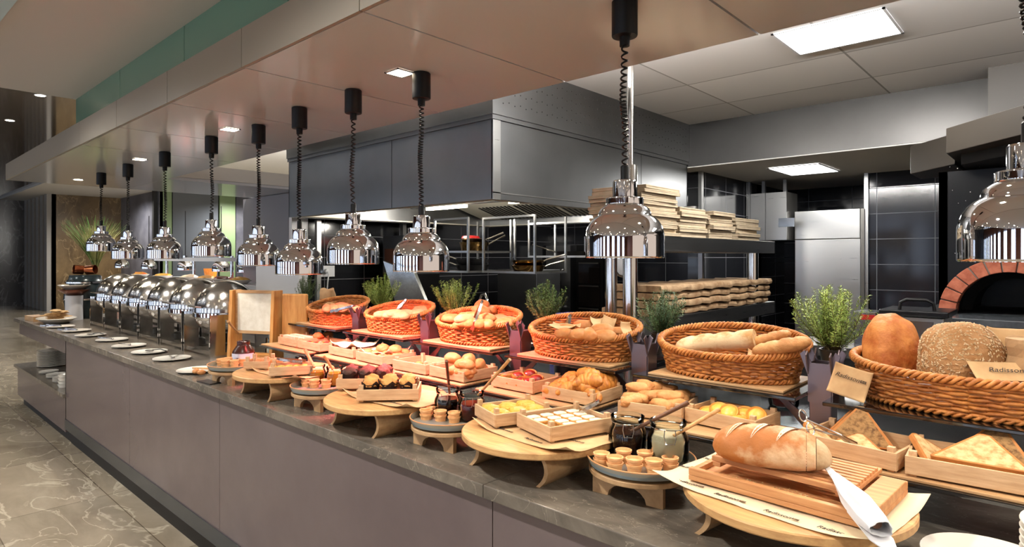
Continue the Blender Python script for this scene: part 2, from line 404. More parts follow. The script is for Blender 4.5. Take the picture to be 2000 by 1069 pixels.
# wall behind the photographer with tall windows
wb = MB().box(-26, 6, -8.1, -8, 0, .25).box(-26, 6, -8.1, -8, 2.6, 3.6)
x = -26
wi = 20
while x < 6:
    wb.box(x, x+1.0, -8.1, -8, .25, 2.6)
    for q in (1.0, 1.62):
        struct('window_%d' % wi, MB().box(x+q, x+q+.5, -8.09, -8.06, .25, 2.6), 'daylight'); wi += 1
    fr = MB().box(x+1.5, x+1.62, -8.10, -8.0, .25, 2.6).box(x+1.0, x+2.12, -8.05, -8.01, 1.4, 1.44).box(x+1.24, x+1.26, -8.05, -8.01, .25, 2.6).box(x+1.86, x+1.88, -8.05, -8.01, .25, 2.6)
    struct('trim_12', fr, 'plinth_black')
    wb.box(x+2.12, x+2.6, -8.1, -8, .25, 2.6)
    x += 2.6
struct('wall_front', wb, 'warm_wood_wall')
struct('wall_right', MB().box(6, 6.1, -8, -3.5, 0, 3.6), 'warm_wood_wall')
# ceiling downlights of the restaurant (also what the chrome mirrors)
k = 0
def downlight(loc, square=True, s=.045, label=None, group=None, mat='led_warm'):
    t = thing('ceiling_downlight', label, 'downlight', loc, 0, group)
    if square:
        b = MB().box(-s, s, -s, -s+.007, -.004, 0).box(-s, s, s-.007, s, -.004, 0).box(-s, -s+.007, -s, s, -.004, 0).box(s-.007, s, -s, s, -.004, 0)
        b.build('bezel', 'chrome', t); MB().box(-s+.007, s-.007, -s+.007, s-.007, -.001, 0).build('diffuser', mat, t)
    else:
        MB().lathe([(s, -.004), (s, 0), (s-.01, 0), (s-.01, -.004)], 24, closed=True).build('bezel', 'white_trim', t)
        MB().lathe([(s-.011, -.001), (s-.011, 0)], 24).build('diffuser', mat, t)
    return t
dl = downlight((-4, 0, ZM-.001), False, .05, 'round downlight in the grey restaurant ceiling', 'restaurant ceiling downlights', 'led_small')
for ix in range(7):
    for iy in range(5):
        loc = (-4.6+ix*1.5, .2-iy*1.5, ZM-.001)
        if ix == 0 and iy == 0: dl.location = loc
        else: dup(dl, loc)
dk = downlight((-7, 0, 3.559), False, .06, 'round downlight in the dark glossy ceiling', 'dark ceiling downlights', 'led_small')
for ix in range(6):
    for iy in range(5):
        loc = (-7.2-ix*2.0, 1.6-iy*1.9, 3.559)
        if ix == 0 and iy == 0: dk.location = loc
        else: dup(dk, loc)
def spot(loc, energy, col, size=R(110), blend=.5, rad=.03, aim=(0,0,0)):
    l = bpy.data.lights.new('spot', 'SPOT'); l.energy = energy; l.color = col; l.spot_size = size; l.spot_blend = blend; l.shadow_soft_size = rad
    o = bpy.data.objects.new('spot', l); COL.objects.link(o); o.location = loc; o.rotation_euler = aim; return o
def area(loc, sx, sy, energy, col, rot=(0,0,0)):
    l = bpy.data.lights.new('area', 'AREA'); l.shape = 'RECTANGLE'; l.size = sx; l.size_y = sy; l.energy = energy; l.color = col
    o = bpy.data.objects.new('area', l); COL.objects.link(o); o.location = loc; o.rotation_euler = rot; return o
WARM = (1, .87, .72); NEUT = (1, .97, .93)
labs = {-5.46: 'square recessed downlight in the buffet soffit, farthest along the lamp row', -3.776: 'square recessed downlight beside the middle hanging lamps', -2.09: 'square recessed downlight beside the lamp with the longest loose cord', -.40: 'square recessed downlight above the cut loaf', 1.29: 'square recessed downlight at the near end of the soffit'}
for X_, lb in labs.items():
    downlight((X_, 1.582, ZS-.001), True, .047, lb)
for X_, e in ((-5.46, 30), (-3.776, 18), (-2.09, 15), (-.40, 30), (-1.25, 18), (1.29, 22)):
    spot((X_, 1.582 if X_ != -1.25 else 1.95, ZS-.012), e, WARM, R(125), .6, .03)
c_ = P(153, 351, ZS); downlight((c_.x, c_.y, ZS-.001), False, .05, 'round downlight near the far end of the buffet soffit')
spot((-7.2, 1.75, ZS-.012), 40, WARM, R(120), .6)
# added light strips, out of view on the soffit, brighten the ceilings
for x0_, x1_, y_, en in ((-4.4, 1.9, 2.12, 400), (-5.2, 1.9, 1.25, 0)):
    if en:
        cv = thing('added_uplight', 'added light strip, unseen on top of the soffit edge, brightening the kitchen ceiling', 'light strip', ((x0_+x1_)/2, y_, 2.545))
        MB().box((x0_-x1_)/2, (x1_-x0_)/2, -.02, .02, 0, .03).build('housing', 'white_trim', cv); MB().box((x0_-x1_)/2, (x1_-x0_)/2, -.015, .015, .0301, .031).build('diffuser', 'led', cv)
        area(((x0_+x1_)/2, y_, 2.58), x1_-x0_, .03, en, (1, .97, .93), (pi-.45, 0, 0))
area((-7.9, 4.2, 2.60), .05, 3.2, 260, (1, .96, .9), (0, pi-.6, 0))
cv = thing('added_uplight', 'added light strip, unseen on top of the far soffit wing, brightening the far ceiling', 'light strip', (-7.88, 4.2, 2.551))  # added out of view to lift the far white ceiling
MB().box(-.02, .02, -1.6, 1.6, 0, .03).build('housing', 'white_trim', cv); MB().box(-.015, .015, -1.58, 1.58, .0301, .031).build('diffuser', 'led', cv)
# LED ceiling panels of the kitchen
def led_panel(a, b, c, d, z, lb):
    pts = [P(*q, z) for q in (a, b, c, d)]
    x0 = (pts[0].x+pts[1].x)/2; xs = [p.x for p in pts]; ys = [p.y for p in pts]
    x0, x1, y0, y1 = min(xs), max(xs), min(ys), max(ys)
    t = thing('ceiling_light_panel', lb, 'ceiling light', ((x0+x1)/2, (y0+y1)/2, z-.002))
    w, h = (x1-x0)/2, (y1-y0)/2
    MB().box(-w, w, -h, -h+.012, -.006, 0).box(-w, w, h-.012, h, -.006, 0).box(-w, -w+.012, -h, h, -.006, 0).box(w-.012, w, -h, h, -.006, 0).build('frame', 'white_trim', t)
    MB().box(-w+.012, w-.012, -h+.012, h-.012, -.003, 0).build('diffuser', 'led', t)
    return (x0+x1)/2, (y0+y1)/2, 2*w, 2*h
r1 = led_panel((1512, 68), (1560, 106), (1766, 62), (1715, 15), ZK, 'bright square LED panel in the white tiled kitchen ceiling')
area((r1[0], r1[1], ZK-.02), r1[2], r1[3], 28, (1, .98, .95))
r2 = led_panel((1500, 328), (1545, 342), (1640, 333), (1600, 319), ZL-.009, 'LED panel in the lower ceiling behind the steel bulkhead')
area((r2[0], r2[1], ZL-.03), r2[2], r2[3], 20, (1, .98, .95))
area((1.2, 3.4, ZK-.02), 1.2, .6, 50, (1, .98, .95))

area((-3.4, 5.6, 2.3), 1.2, .6, 25, (1, .97, .92))
# wide spots at the ceiling downlights and over the far room
for ix in (0, 2, 4, 6):
    for iy in (0, 2, 4):
        spot((-4.6+ix*1.5, .2-iy*1.5, ZM-.02), 165, NEUT, R(165), .8, .06)
for ix in (0, 2, 4):
    for iy in (0, 2): spot((-7.2-ix*2.0, 1.6-iy*1.9, 3.53), 220, NEUT, R(160), .8, .06)
for X_, Y_ in ((-9, 5), (-13, 7), (-18, 8), (-20, 5), (-9, 9)): spot((X_, Y_, ZF-.02), 600, NEUT, R(160), .8, .08)
w = bpy.data.worlds.new('world'); SC.world = w; w.use_nodes = True
w.node_tree.nodes['Background'].inputs[0].default_value = (.9, .74, .62, 1); w.node_tree.nodes['Background'].inputs[1].default_value = .7

# ================= BUFFET COUNTER =================
XE = -8.62; XR = 2.0
sm = MB(); sx_ = [XR, PY(943, 960, 1.262).x, -4.0, -6.4, XE]
for a, b in zip(sx_[1:], sx_): sm.box(a+.001, b-.001, 1.262, 2.36, CT-.04, CT)
tag(sm.build('worktop', 'counter_marble', bevel=.003), 'long grey-brown marble worktop carrying the whole bread buffet', 'worktop')
base = thing('buffet_counter', 'long mauve panelled buffet counter under the marble top', 'counter', (0, 0, 0))
ps = [XR, -1.256+1.55, -1.256, -3.187, -4.635, -6.38]
pf = None
for a, b in zip(ps[1:], ps): MB().box(a+.002, b-.002, 1.285, 1.31, .13, CT-.041).build('front_panel', 'counter_front', base)
MB().box(-6.38, XR, 1.325, 2.3, 0, CT-.045).build('carcass', 'plinth_black', base)
MB().box(-6.38, XR, 1.279, 1.284, .13, .215).build('skirting_strip', 'skirting', base)
MB().box(-6.38, -6.36, 1.285, 2.3, .13, CT-.041).build('end_panel', 'counter_front', base)
# open end of the counter: apron above, low cabinet with marble shelf
MB().box(-8.52, -6.38, 1.30, 2.3, CT-.17, CT-.041).build('apron', 'counter_front', base)
MB().box(-8.52, -6.38, 1.285, 2.3, .10, .40).build('low_cabinet', 'counter_front', base)
MB().box(-8.48, -6.38, 1.33, 2.3, 0, .10).build('low_plinth', 'plinth_black', base)
MB().box(-8.6, -6.36, 1.262, 2.32, .40, .43).build('shelf', 'counter_marble', base)
MB().box(-8.5, -6.38, 2.26, 2.3, .43, CT-.17).box(-6.55, -6.38, 1.9, 2.3, .43, CT-.17).build('back_panel', 'stripe_grey', base)
MB().box(-8.5, -8.35, 2.0, 2.26, .43, CT-.17).build('corner_post', 'stripe_grey', base)

# shelves: dark glass plates on flared posts
PXs = [-.578+.635*(1-k) for k in range(7)]   # posts: .057, -.578, ... -3.75
BXs = [-.26-.635*k for k in range(6)]         # baskets
ordn = ['sixth', 'fifth', 'fourth', 'third', 'second', 'first']
bname = ['holding the big orange and seeded loaves', 'holding two baguette halves', 'holding brown rolls and paper', 'heaped with rolls and wooden tongs', 'with pale rolls lit red', 'with long rolls and steel tongs']
ZU = 1.18; ZLo = 1.058
def post():
    t = thing('shelf_post', 'x', 'shelf post', (0, 0, 0))
    w = .032
    MB().box(-w, w, -w, w, 0, ZU-CT-.005).build('column', 'bracket_metal', t, bevel=.002)
    b = MB(); z0 = ZU-CT
    def flare(sign_axis):
        o = [(-w, z0-.03), (w, z0-.03), (w, z0+.045), (w+.026, z0+.118), (w+.012, z0+.130), (w-.008, z0+.092), (-w+.008, z0+.092), (-w-.012, z0+.130), (-w-.026, z0+.118), (-w, z0+.045)]
        return o
    b.prism_y(flare(0), -w-.004, -w); b.prism_y(flare(0), w, w+.004)
    b.prism_x(flare(0), -w-.004, -w); b.prism_x(flare(0), w, w+.004)
    b.build('flared_holder', 'bracket_metal', t)
    MB().box(-.05, .05, -.05, .05, 0, .008).build('foot_plate', 'bracket_metal', t)
    c = MB()
    for s in (-1, 1):
        c.prism_y([(s*.02, .10), (s*.02, .15), (s*.13, ZU-CT-.014), (s*.13, ZU-CT-.03)], -.03, -.024)
    c.prism_x([(-.02, .02), (-.02, .07), (-.30, ZLo-CT-.012), (-.30, ZLo-CT-.022)], -.003, .003)
    c.build('support_arm', 'bracket_metal', t)
    return t
pt = None
for i, X_ in enumerate(PXs):
    lb = ['metal shelf post at the right end of the tiers beside the seeded loaf', 'flared metal shelf post right of the baguette basket', 'flared metal shelf post left of the baguette basket', 'flared metal shelf post left of the brown roll basket', 'flared metal shelf post left of the basket with wooden tongs', 'flared metal shelf post left of the pale roll basket', 'flared metal shelf post at the left end beside the honeycomb frame'][i]
    if pt is None: pt = post(); pt.location = (X_, 2.07, CT); pt['label'] = lb
    else: dup(pt, (X_, 2.07, CT), label=lb)
for i, X_ in enumerate(BXs):
    s = MB().box(X_-.281, X_+.281, 1.925, 2.30, ZU-.012, ZU).build('glass_shelf', 'glass_dark', bevel=.003)
    tag(s, 'upper dark glass shelf under the wicker basket ' + bname[i], 'glass shelf')
    if i:
        b = MB().box(X_-.235, X_+.235, 1.955, 2.26, ZU, ZU+.008).build('wooden_board', 'wood_light', bevel=.002)
        tag(b, 'thin board under the wicker basket ' + bname[i], 'board')
    s = MB().box(X_-.281, X_+.281, 1.735, 2.03, ZLo-.012, ZLo).build('glass_shelf', 'glass_dark', bevel=.003)
    tag(s, 'lower dark glass shelf below the wicker basket ' + bname[i], 'glass shelf')
    b = MB().box(X_-.275, X_+.275, 1.745, 2.02, ZLo, ZLo+.008).build('wooden_board', 'wood_light', bevel=.002)
    tag(b, 'thin board under crates, below the basket ' + bname[i], 'board')

# ================= WICKER BASKETS =================
def basket_meshes(a, b, Hf, Hb, nst=46, dz=.0105):
    def H(t): return Hf+(Hb-Hf)*((1+sin(t))/2)**1.15
    def pt(t, z, off=0):
        k = .84+.16*min(z/.13, 1.15)
        return (a*k*cos(t)+off*cos(t), b*k*sin(t)+off*sin(t), z)
    body = MB(); row = 0; z = .012
    while z < Hb-.004:
        seg = nst*3; run = []
        for j in range(seg+1):
            t = 2*pi*j/seg+pi/2*0+(-pi/2); ok = z < H(t)-.006
            off = .0042*sin(pi*j/3+(pi if row % 2 else 0)*1+.0)
            if ok: run.append(pt(t, z+.0012*sin(j*1.3+row), off))
            if (not ok or j == seg) and len(run) > 3:
                body.tube(run, .0052, 5); run = []
            elif not ok: run = []
        z += dz; row += 1
    for j in range(nst):
        t = 2*pi*j/nst-pi/2; body.tube([pt(t, .004), pt(t, H(t)*.5), pt(t, H(t))], .003, 4)
    rim = MB()
    for s in range(3):
        pts = []; n = 240
        for j in range(n):
            t = 2*pi*j/n-pi/2; q = t*34+s*2*pi/3
            x, y, z = pt(t, H(t)); r = .0085
            pts.append((x+r*cos(q)*cos(t), y+r*cos(q)*sin(t), z+r*sin(q)))
        rim.tube(pts, .0056, 5, closed=True)
    foot = MB()
    for s in range(2):
        pts = []; n = 240
        for j in range(n):
            t = 2*pi*j/n-pi/2; q = t*38+s*pi; x, y, z = pt(t, .008); r = .006
            pts.append((x+r*cos(q)*cos(t), y+r*cos(q)*sin(t), z+r*sin(q)))
        foot.tube(pts, .0052, 5, closed=True)
    bot = MB().lathe([(0.0, .004), (.84, .004), (.84, .010), (0, .010)], 48, a, b)
    return body, rim, foot, bot
def basket(a, b, Hf, Hb, **k):
    t = thing('wicker_basket', 'x', 'basket')
    body, rim, foot, bot = basket_meshes(a, b, Hf, Hb, **k)
    body.build('woven_wall', 'wicker', t, smooth=True, auto=False); rim.build('braided_rim', 'wicker_rim', t, smooth=True, auto=False)
    foot.build('braided_foot', 'wicker', t, smooth=True, auto=False); bot.build('base', 'wicker', t)
    return t
ZB = ZU+.0085
bk = basket(.262, .158, .082, .158); bk.location = (BXs[1], 2.105, ZB); bk['label'] = 'oval wicker bread basket with two baguette halves'
for i in (2, 3, 4, 5):
    dup(bk, (BXs[i], 2.105, ZB), R([0,0,0,2,-2,1][i]), label='oval wicker bread basket ' + bname[i], scale=(.93, 1, .98) if i > 2 else 1)
b6 = basket(.305, .175, .10, .15); b6.location = (-.20, 2.115, ZU+.001); b6['label'] = 'largest wicker bread basket, nearest, with the orange loaf and the seeded loaf'
for o in [b6]: o['label'] = 'largest and nearest wicker bread basket, with an orange loaf and a seeded loaf'
# ================= HANGING HEAT LAMPS =================
def heat_lamp(red=False):
    t = thing('heat_lamp', 'x', 'heat lamp')
    # origin at the bottom rim centre
    pr = [(.117, 0), (.1185, .002), (.1185, .006), (.1185, .035), (.1185, .062), (.1180, .070), (.1155, .084), (.110, .098), (.101, .112), (.091, .122), (.0815, .1275), (.0795, .129), (.0790, .132), (.0780, .138), (.0735, .147), (.065, .155), (.054, .161)]
    inner = [(r-.003, z+(.001 if i == 0 else -.003)) for i, (r, z) in enumerate(pr)][::-1]
    MB().lathe(pr+inner, 56, closed=True).build('lamp_shade', 'chrome', t, smooth=True)
    MB().lathe([(.050, .160), (.0555, .161), (.056, .1625), (.056, .164), (.056, .178), (.056, .1795), (.0555, .181), (.050, .183), (.036, .183)], 40).build('collar', 'chrome', t, smooth=True)
    MB().lathe([(.036, .183), (.036, .186), (.036, .229), (.0358, .232), (.034, .2345), (.030, .235), (.0, .235)], 40).build('cap', 'chrome', t, smooth=True)
    MB().lathe([(.0125, .235), (.0125, .277), (.009, .281), (.0, .281)], 20).build('grip', 'black_plastic', t, smooth=True)
    MB().lathe([(0, .150), (.02, .150), (.03, .12), (.036, .09), (.03, .065), (0, .055)][::-1], 24).build('bulb', 'red_bulb' if red else 'led_warm', t, smooth=True)
    return t
def coil(t, z1, loose, seed):
    """coiled cord from the grip at z=.28 up to z1 (local)"""
    rn = random.Random(seed); z0 = .278; Lh = z1-z0; n = int(Lh/.0135*loose); st = 10; pts = []
    for i in range(n*st+1):
        u = i/(n*st); a = 2*pi*i/st
        w = u+.10*sin(2*pi*u)*(1-loose*.5)
        dx = .010*sin(u*pi*1.3+seed); pts.append((dx*sin(pi*u)+.0085*cos(a), .006*sin(pi*u)*sin(seed)+.0085*sin(a), z0+Lh*w))
    MB().tube(pts, .0033, 5).build('coiled_cord', 'black_plastic', t, smooth=True, auto=False)
    MB().lathe([(0, z1-.002), (.015, z1-.002), (.016, z1+.026), (.0375, z1+.027), (.039, z1+.03), (.039, z1+.132), (.036, z1+.135), (.0, z1+.135)], 32).build('ceiling_housing', 'black_plastic', t, smooth=True)
lamps = [(2010, 511, .9, 0, 'nearest chrome heat lamp, cut by the right edge, in front of the brick oven'),
 (1220, 504, .8, 0, 'chrome heat lamp hanging above the brown roll basket, second from the right'),
 (823, 530, 1.0, 1, 'chrome heat lamp third from the right, in front of the pan racks'),
 (690, 516, .75, 1, 'chrome heat lamp fourth from the right, left of the sloped steel panel'),
 (585, 536, .95, 1, 'lowest hung chrome heat lamp, above the honeycomb frame'),
 (505, 519, 1.0, 0, 'chrome heat lamp in front of the grey wall, fifth from the left'),
 (413, 501, .8, 0, 'chrome heat lamp fourth from the left, in front of green striped glazing'),
 (322, 506, .85, 0, 'chrome heat lamp third from the left'),
 (250, 506, .9, 0, 'chrome heat lamp second from the left, in front of the brown marble wall'),
 (198, 491, .9, 0, 'farthest chrome heat lamp, in front of the tall grass')]
for i, (px, py, lo, rd, lb) in enumerate(lamps):
    k = (px-CX)/F; Yl = 1.6*(1.03 if i in (2, 5) else 1.0)
    p = PY(px, py, Yl)
    t = heat_lamp(rd); t.location = p; t['label'] = lb; t['group'] = 'chrome heat lamps over the buffet'
    top = ZS-.137-p.z
    coil(t, top, lo, i+1)
    if rd: spot((p.x, p.y+.02, p.z+.03), 105, (1, .16, .17), R(112), .5, .03, (R(24), 0, 0))
    else: spot((p.x, p.y, p.z+.045), 5, WARM, R(110), .6, .03)

# ================= FOOD AND SERVING THINGS =================
def crate(L=.245, D=.19, h=.048, name='x', loc=(0,0,0), rot=0, end=.062):
    t = thing('wooden_crate', name, 'crate', loc, rot)
    th = .007
    # origin: front-left-bottom corner
    for y in (0, D-th): MB().box(0, L, y, y+th, .006, h).build('side_panel', 'wood_crate', t, bevel=.001)
    for x in (th*.1, L-th*1.1): MB().box(x, x+th, th, D-th, .006, h).build('end_panel', 'wood_crate_end', t, bevel=.001)
    MB().box(th, L-th, th, D-th, .004, .010).build('base_panel', 'wood_crate', t)
    for x in (th, L-th-.017):
        for y in (th, D-th-.014): MB().box(x, x+.017, y, y+.014, 0, end).build('corner_post', 'wood_crate_end', t, bevel=.001)
    return t
def item(mb, name, mat, label, cat, loc, rot=(0,0,0), group=None, smooth=True):
    o = mb.build(name, mat, smooth=smooth, loc=loc, rot=rot if hasattr(rot, '__len__') else (0, 0, rot), auto=False)
    return tag(o, label, cat, group)
BR = {}
def bread(kind, seed):
    key = (kind, seed % 4)
    if key in BR: return BR[key]
    m = MB(); s = seed % 4
    if kind == 'roll': m.blob(.048, .031, .029, s, .04, 1.5, .3, 22, 14, ex=.75); mt = 'roll'
    elif kind == 'pale': m.blob(.052, .031, .027, s+5, .05, 1.5, .3, 22, 14, ex=.75); mt = 'roll_pale'
    elif kind == 'long': m.blob(.075, .03, .028, s+9, .04, 1.5, .3, 22, 16, ex=.6); mt = 'roll_pale'
    elif kind == 'dark': m.blob(.036, .031, .026, s+2, .07, 2, .3, 20, 12, ex=.8); mt = 'roll_dark'
    elif kind == 'round': m.blob(.034, .032, .027, s+3, .06, 2, .3, 20, 12, ex=.9); mt = 'roll'
    elif kind == 'piece': m.blob(.046, .021, .019, s+4, .08, 2, .15, 18, 12, ex=.45, bend=.004); mt = 'baguette_brown'
    elif kind == 'small': m.blob(.022, .019, .017, s+6, .09, 2.2, .3, 14, 10); mt = 'roll'
    elif kind == 'bagel':
        for i in range(1): 
            pts = [(.026*cos(2*pi*j/20), .019*sin(2*pi*j/20), .016) for j in range(20)]; m.tube(pts, .016, 10, closed=True)
        mt = 'roll'
    me = m.build('tmp', mt, smooth=True, auto=False); d = me.data; bpy.data.objects.remove(me)
    BR[key] = d; return d
def clampc(p, c, m=.034):
    if not c: return p
    if len(c) == 2:
        q = Vector(((p.x-c[0])/.228, (p.y-c[1])/.138)); q = q/max(1, q.length); return Vector((c[0]+q.x*.228, c[1]+q.y*.138, p.z))
    (x, y), L_, D_, a, _ = c; ca, sa = cos(R(a)), sin(R(a)); u = (p.x-x)*ca+(p.y-y)*sa; v = -(p.x-x)*sa+(p.y-y)*ca
    u = min(max(u, m), L_-m); v = min(max(v, m), D_-m); return Vector((x+u*ca-v*sa, y+u*sa+v*ca, p.z))
def place_bread(name, kind, lab, cat, group, pts, z, jitter=.3, cr=None):
    """pts: (px, py, angle[, tilt[, dz]])"""
    for i, q in enumerate(pts):
        px, py, a = q[:3]; tl = q[3] if len(q) > 3 else 0; dz = q[4] if len(q) > 4 else 0
        p = clampc(P(px, py, z+dz), cr)
        o = bpy.data.objects.new(name, bread(kind, i)); COL.objects.link(o)
        o.location = (p.x, p.y, z+dz-.024); o.rotation_euler = (R(tl*.4), R(tl), R(a)); tag(o, lab, cat, group)
def croissant(seed, s=1.0):
    rn = random.Random(seed); m = MB(); pts = []; rr = []; n = 46
    for i in range(n+1):
        u = i/n*2-1; a = u*1.15
        pts.append((.052*s*sin(a), .05*s*(1-cos(a))*1.0, .024*s*(1-.25*u*u)))
        env = max(1-abs(u)**1.9, .04)**.75; ridge = 1+.10*abs(sin(u*4.5*pi/1.2))
        rr.append(.025*s*env*ridge)
    return m.tube(pts, rr, 12)
def muffin(gold):
    t = thing('muffin', 'x', 'muffin')
    m = MB(); n = 24; prof = [(.018, 0), (.024, .03), (.029, .042)]
    vs = []; fs = []
    for i, (r, z) in enumerate(prof):
        for j in range(n):
            a = 2*pi*j/n; zz = z+(.012*max(0, cos(4*a)) if i == 2 else 0); rr = r+(.004*max(0, cos(4*a)) if i == 2 else 0)
            vs.append((rr*cos(a), rr*sin(a), zz))
    for i in range(2):
        for j in range(n): fs.append((i*n+j, i*n+(j+1) % n, (i+1)*n+(j+1) % n, (i+1)*n+j))
    fs.append(tuple(range(n-1, -1, -1))); m.add(vs, fs)
    m.build('paper_cup', 'muffin_paper', t, smooth=False)
    MB().at((0, 0, .026)).blob(.026, .026, .024, 3 if gold else 8, .16, 3.2, .4, 20, 14).build('crumb_top', 'muffin_gold' if gold else 'muffin_choc', t, smooth=True, auto=False)
    return t
def wafer_cup():
    m = MB().lathe([(.0185, 0), (.0205, .014), (.0228, .0155), (.0235, .0215), (.0215, .022), (.0200, .018), (.019, .014), (.0, .013)], 24)
    return m
CUPD = None
def cup(loc, lab, group):
    global CUPD
    if CUPD is None:
        o = wafer_cup().build('tmp', 'wafer', smooth=True); CUPD = o.data; bpy.data.objects.remove(o)
    o = bpy.data.objects.new('wafer_cup', CUPD); COL.objects.link(o); o.location = loc; tag(o, lab, 'cup', group)
def clip_jar(loc, mat, lab, fill=.075, s=1.0, rz=0, open_lid=True):
    t = thing('glass_jar', lab, 'jar', loc, rz); t.scale = (s,)*3
    out = [(0, 0), (.040, 0), (.047, .004), (.050, .014), (.050, .055), (.047, .068), (.041, .078), (.041, .092), (.044, .094), (.044, .100)]
    inn = [(.041, .100), (.038, .092), (.038, .079), (.044, .068), (.047, .055), (.047, .015), (.042, .006), (0, .005)]
    gb_ = MB().lathe(out+inn, 36).build('glass_body', 'glass', t, smooth=True)
    f = [(0, .0055), (.0415, .0065), (.0465, .0155), (.0465, min(fill, .055))]
    if fill > .055: f += [(.0435, min(fill, .068))]
    if fill > .068: f += [(.0376, fill)]
    f += [(0, fill)]
    MB().lathe(f, 32).build('contents', mat, t, smooth=True)
    w = MB().tube([(.0425*cos(2*pi*i/28), .0425*sin(2*pi*i/28), .088) for i in range(28)], .0012, 5, closed=True)
    w.tube([(.012, -.043, .089), (.014, -.049, .075), (.010, -.053, .058), (-.010, -.053, .058), (-.014, -.049, .075), (-.012, -.043, .089)], .0012, 5)
    w.build('wire_clip', 'chrome', gb_, smooth=True)
    MB().tube([(.0435*cos(2*pi*i/28), .0435*sin(2*pi*i/28), .1015) for i in range(28)], .0018, 6, closed=True).build('rubber_seal', 'glass', t, smooth=True)
    return t
def spoon_tool(p0, p1, lab, mat='wood_utensil', name='wooden_spoon', r=.0055, cat='spoon', flat=True, paddle=None):
    """round handled tool from p0 (lower end) to p1 (upper end)"""
    p0, p1 = Vector(p0), Vector(p1); t = thing(name, lab, cat, p0)
    d = p1-p0; n = 8
    MB().tube([d*(i/n) for i in range(n+1)], [r*(.85+.3*(i/n)) for i in range(n+1)], 10).build('handle', mat, t, smooth=True)
    if paddle:
        q = d.normalized(); b = MB().blob(.025, .014, .006, 1, .02, 1, 0, 16, 10)
        o = b.build('bowl', paddle, t, smooth=True); o.rotation_euler = (0, -math.asin(q.z), atan2(q.y, q.x)); o.location = (0, 0, 0)
    return t
def tongs(loc, rz, lab, L=.2, spread=.05, mat='chrome_soft', tilt=0, tips=None, rx=0, cat='tongs'):
    t = thing('serving_tongs', lab, cat, loc, (rx, tilt, rz))
    for s in (-1, 1):
        m = MB(); n = 10; w = .0075; vs = []; fs = []
        for i in range(n+1):
            u = i/n; x = L*u; y = s*(.006+spread*.5*sin(pi*min(u*.62, .5)))
            ww = w*(1.15 if u > .8 else .8)
            for (dy, dz) in ((-.0009, -ww), (.0009, -ww), (.0009, ww), (-.0009, ww)): vs.append((x, y+dy, dz+.009))
        for i in range(n):
            for j in range(4): j2 = (j+1) % 4; fs.append((i*4+j, (i+1)*4+j, (i+1)*4+j2, i*4+j2))
        fs += [(0, 1, 2, 3), (n*4+3, n*4+2, n*4+1, n*4)]
        m.add(vs, fs).build('arm', mat, t, bevel=0)
        if tips: MB().box(L*.72, L*1.02, s*(.006+spread*.5)-.004, s*(.006+spread*.5)+.004, 0, .018).build('wooden_tip', tips, t, bevel=.002)
    MB().at((0, 0, .009)).tube([(.002, -.006, 0), (-.006, -.004, 0), (-.008, 0, 0), (-.006, .004, 0), (.002, .006, 0)], .006, 6).build('hinge', mat, t, smooth=True)
    return t
def plate_mesh(r=.11, h=.016):
    return MB().lathe([(0, 0), (r*.55, 0), (r*.62, .003), (r*.95, h-.002), (r, h), (r*.99, h+.0015), (r*.93, h), (r*.62, .007), (0, .006)], 44)
def paper(w, h, lab, loc, rz=0, seed=1, crump=.004, curl=0, mat='paper_kraft', name='paper_sheet', cat='paper', n=16, words=None, tilt=(0, 0), th=.0006, wsz=.022):
    """sheet of printed kraft paper with soft creases and curled corners"""
    vs = []; fs = []; off = Vector((seed*5.1, seed*2.3, 0))
    for i in range(n+1):
        for j in range(n+1):
            x = (i/n-.5)*w; y = (j/n-.5)*h; q = Vector((x*9, y*9, 0))+off
            z = crump*(noise.noise(q)+.5*noise.noise(q*2.3)+.8)
            e = max(abs(i/n-.5), abs(j/n-.5))*2; cz = (abs(i/n-.5)*2)*(abs(j/n-.5)*2)
            z += curl*max(0, cz-.45)**2*3
            vs.append((x, y, z))
    for i in range(n):
        for j in range(n): a = i*(n+1)+j; fs.append((a, a+n+1, a+n+2, a+1))
    t = MB().add(vs, fs).build(name, mat, smooth=True, loc=loc, rot=(tilt[0], tilt[1], rz), auto=False)
    so = t.modifiers.new('solid', 'SOLIDIFY'); so.thickness = th; so.offset = -1
    tag(t, lab, cat)
    for (x, y, a) in (words or []):
        zt = crump*1.5+.0008
        text('Radisson', wsz, 'ink', t, (x, y, zt), (0, 0, a))
        c, s_ = cos(a), sin(a); bx = wsz*2.35
        bo = MB().box(-wsz*.42, wsz*.42, -wsz*.2, wsz*.2, 0, .0004).build('printed_logo', 'ink', t); bo.location = (x+c*bx, y+s_*bx, zt); bo.rotation_euler = (0, 0, a)
        text('BLU', wsz*.34, 'paper_kraft', t, (x+c*bx, y+s_*bx, zt+.0006), (0, 0, a), shear=0)
    return t
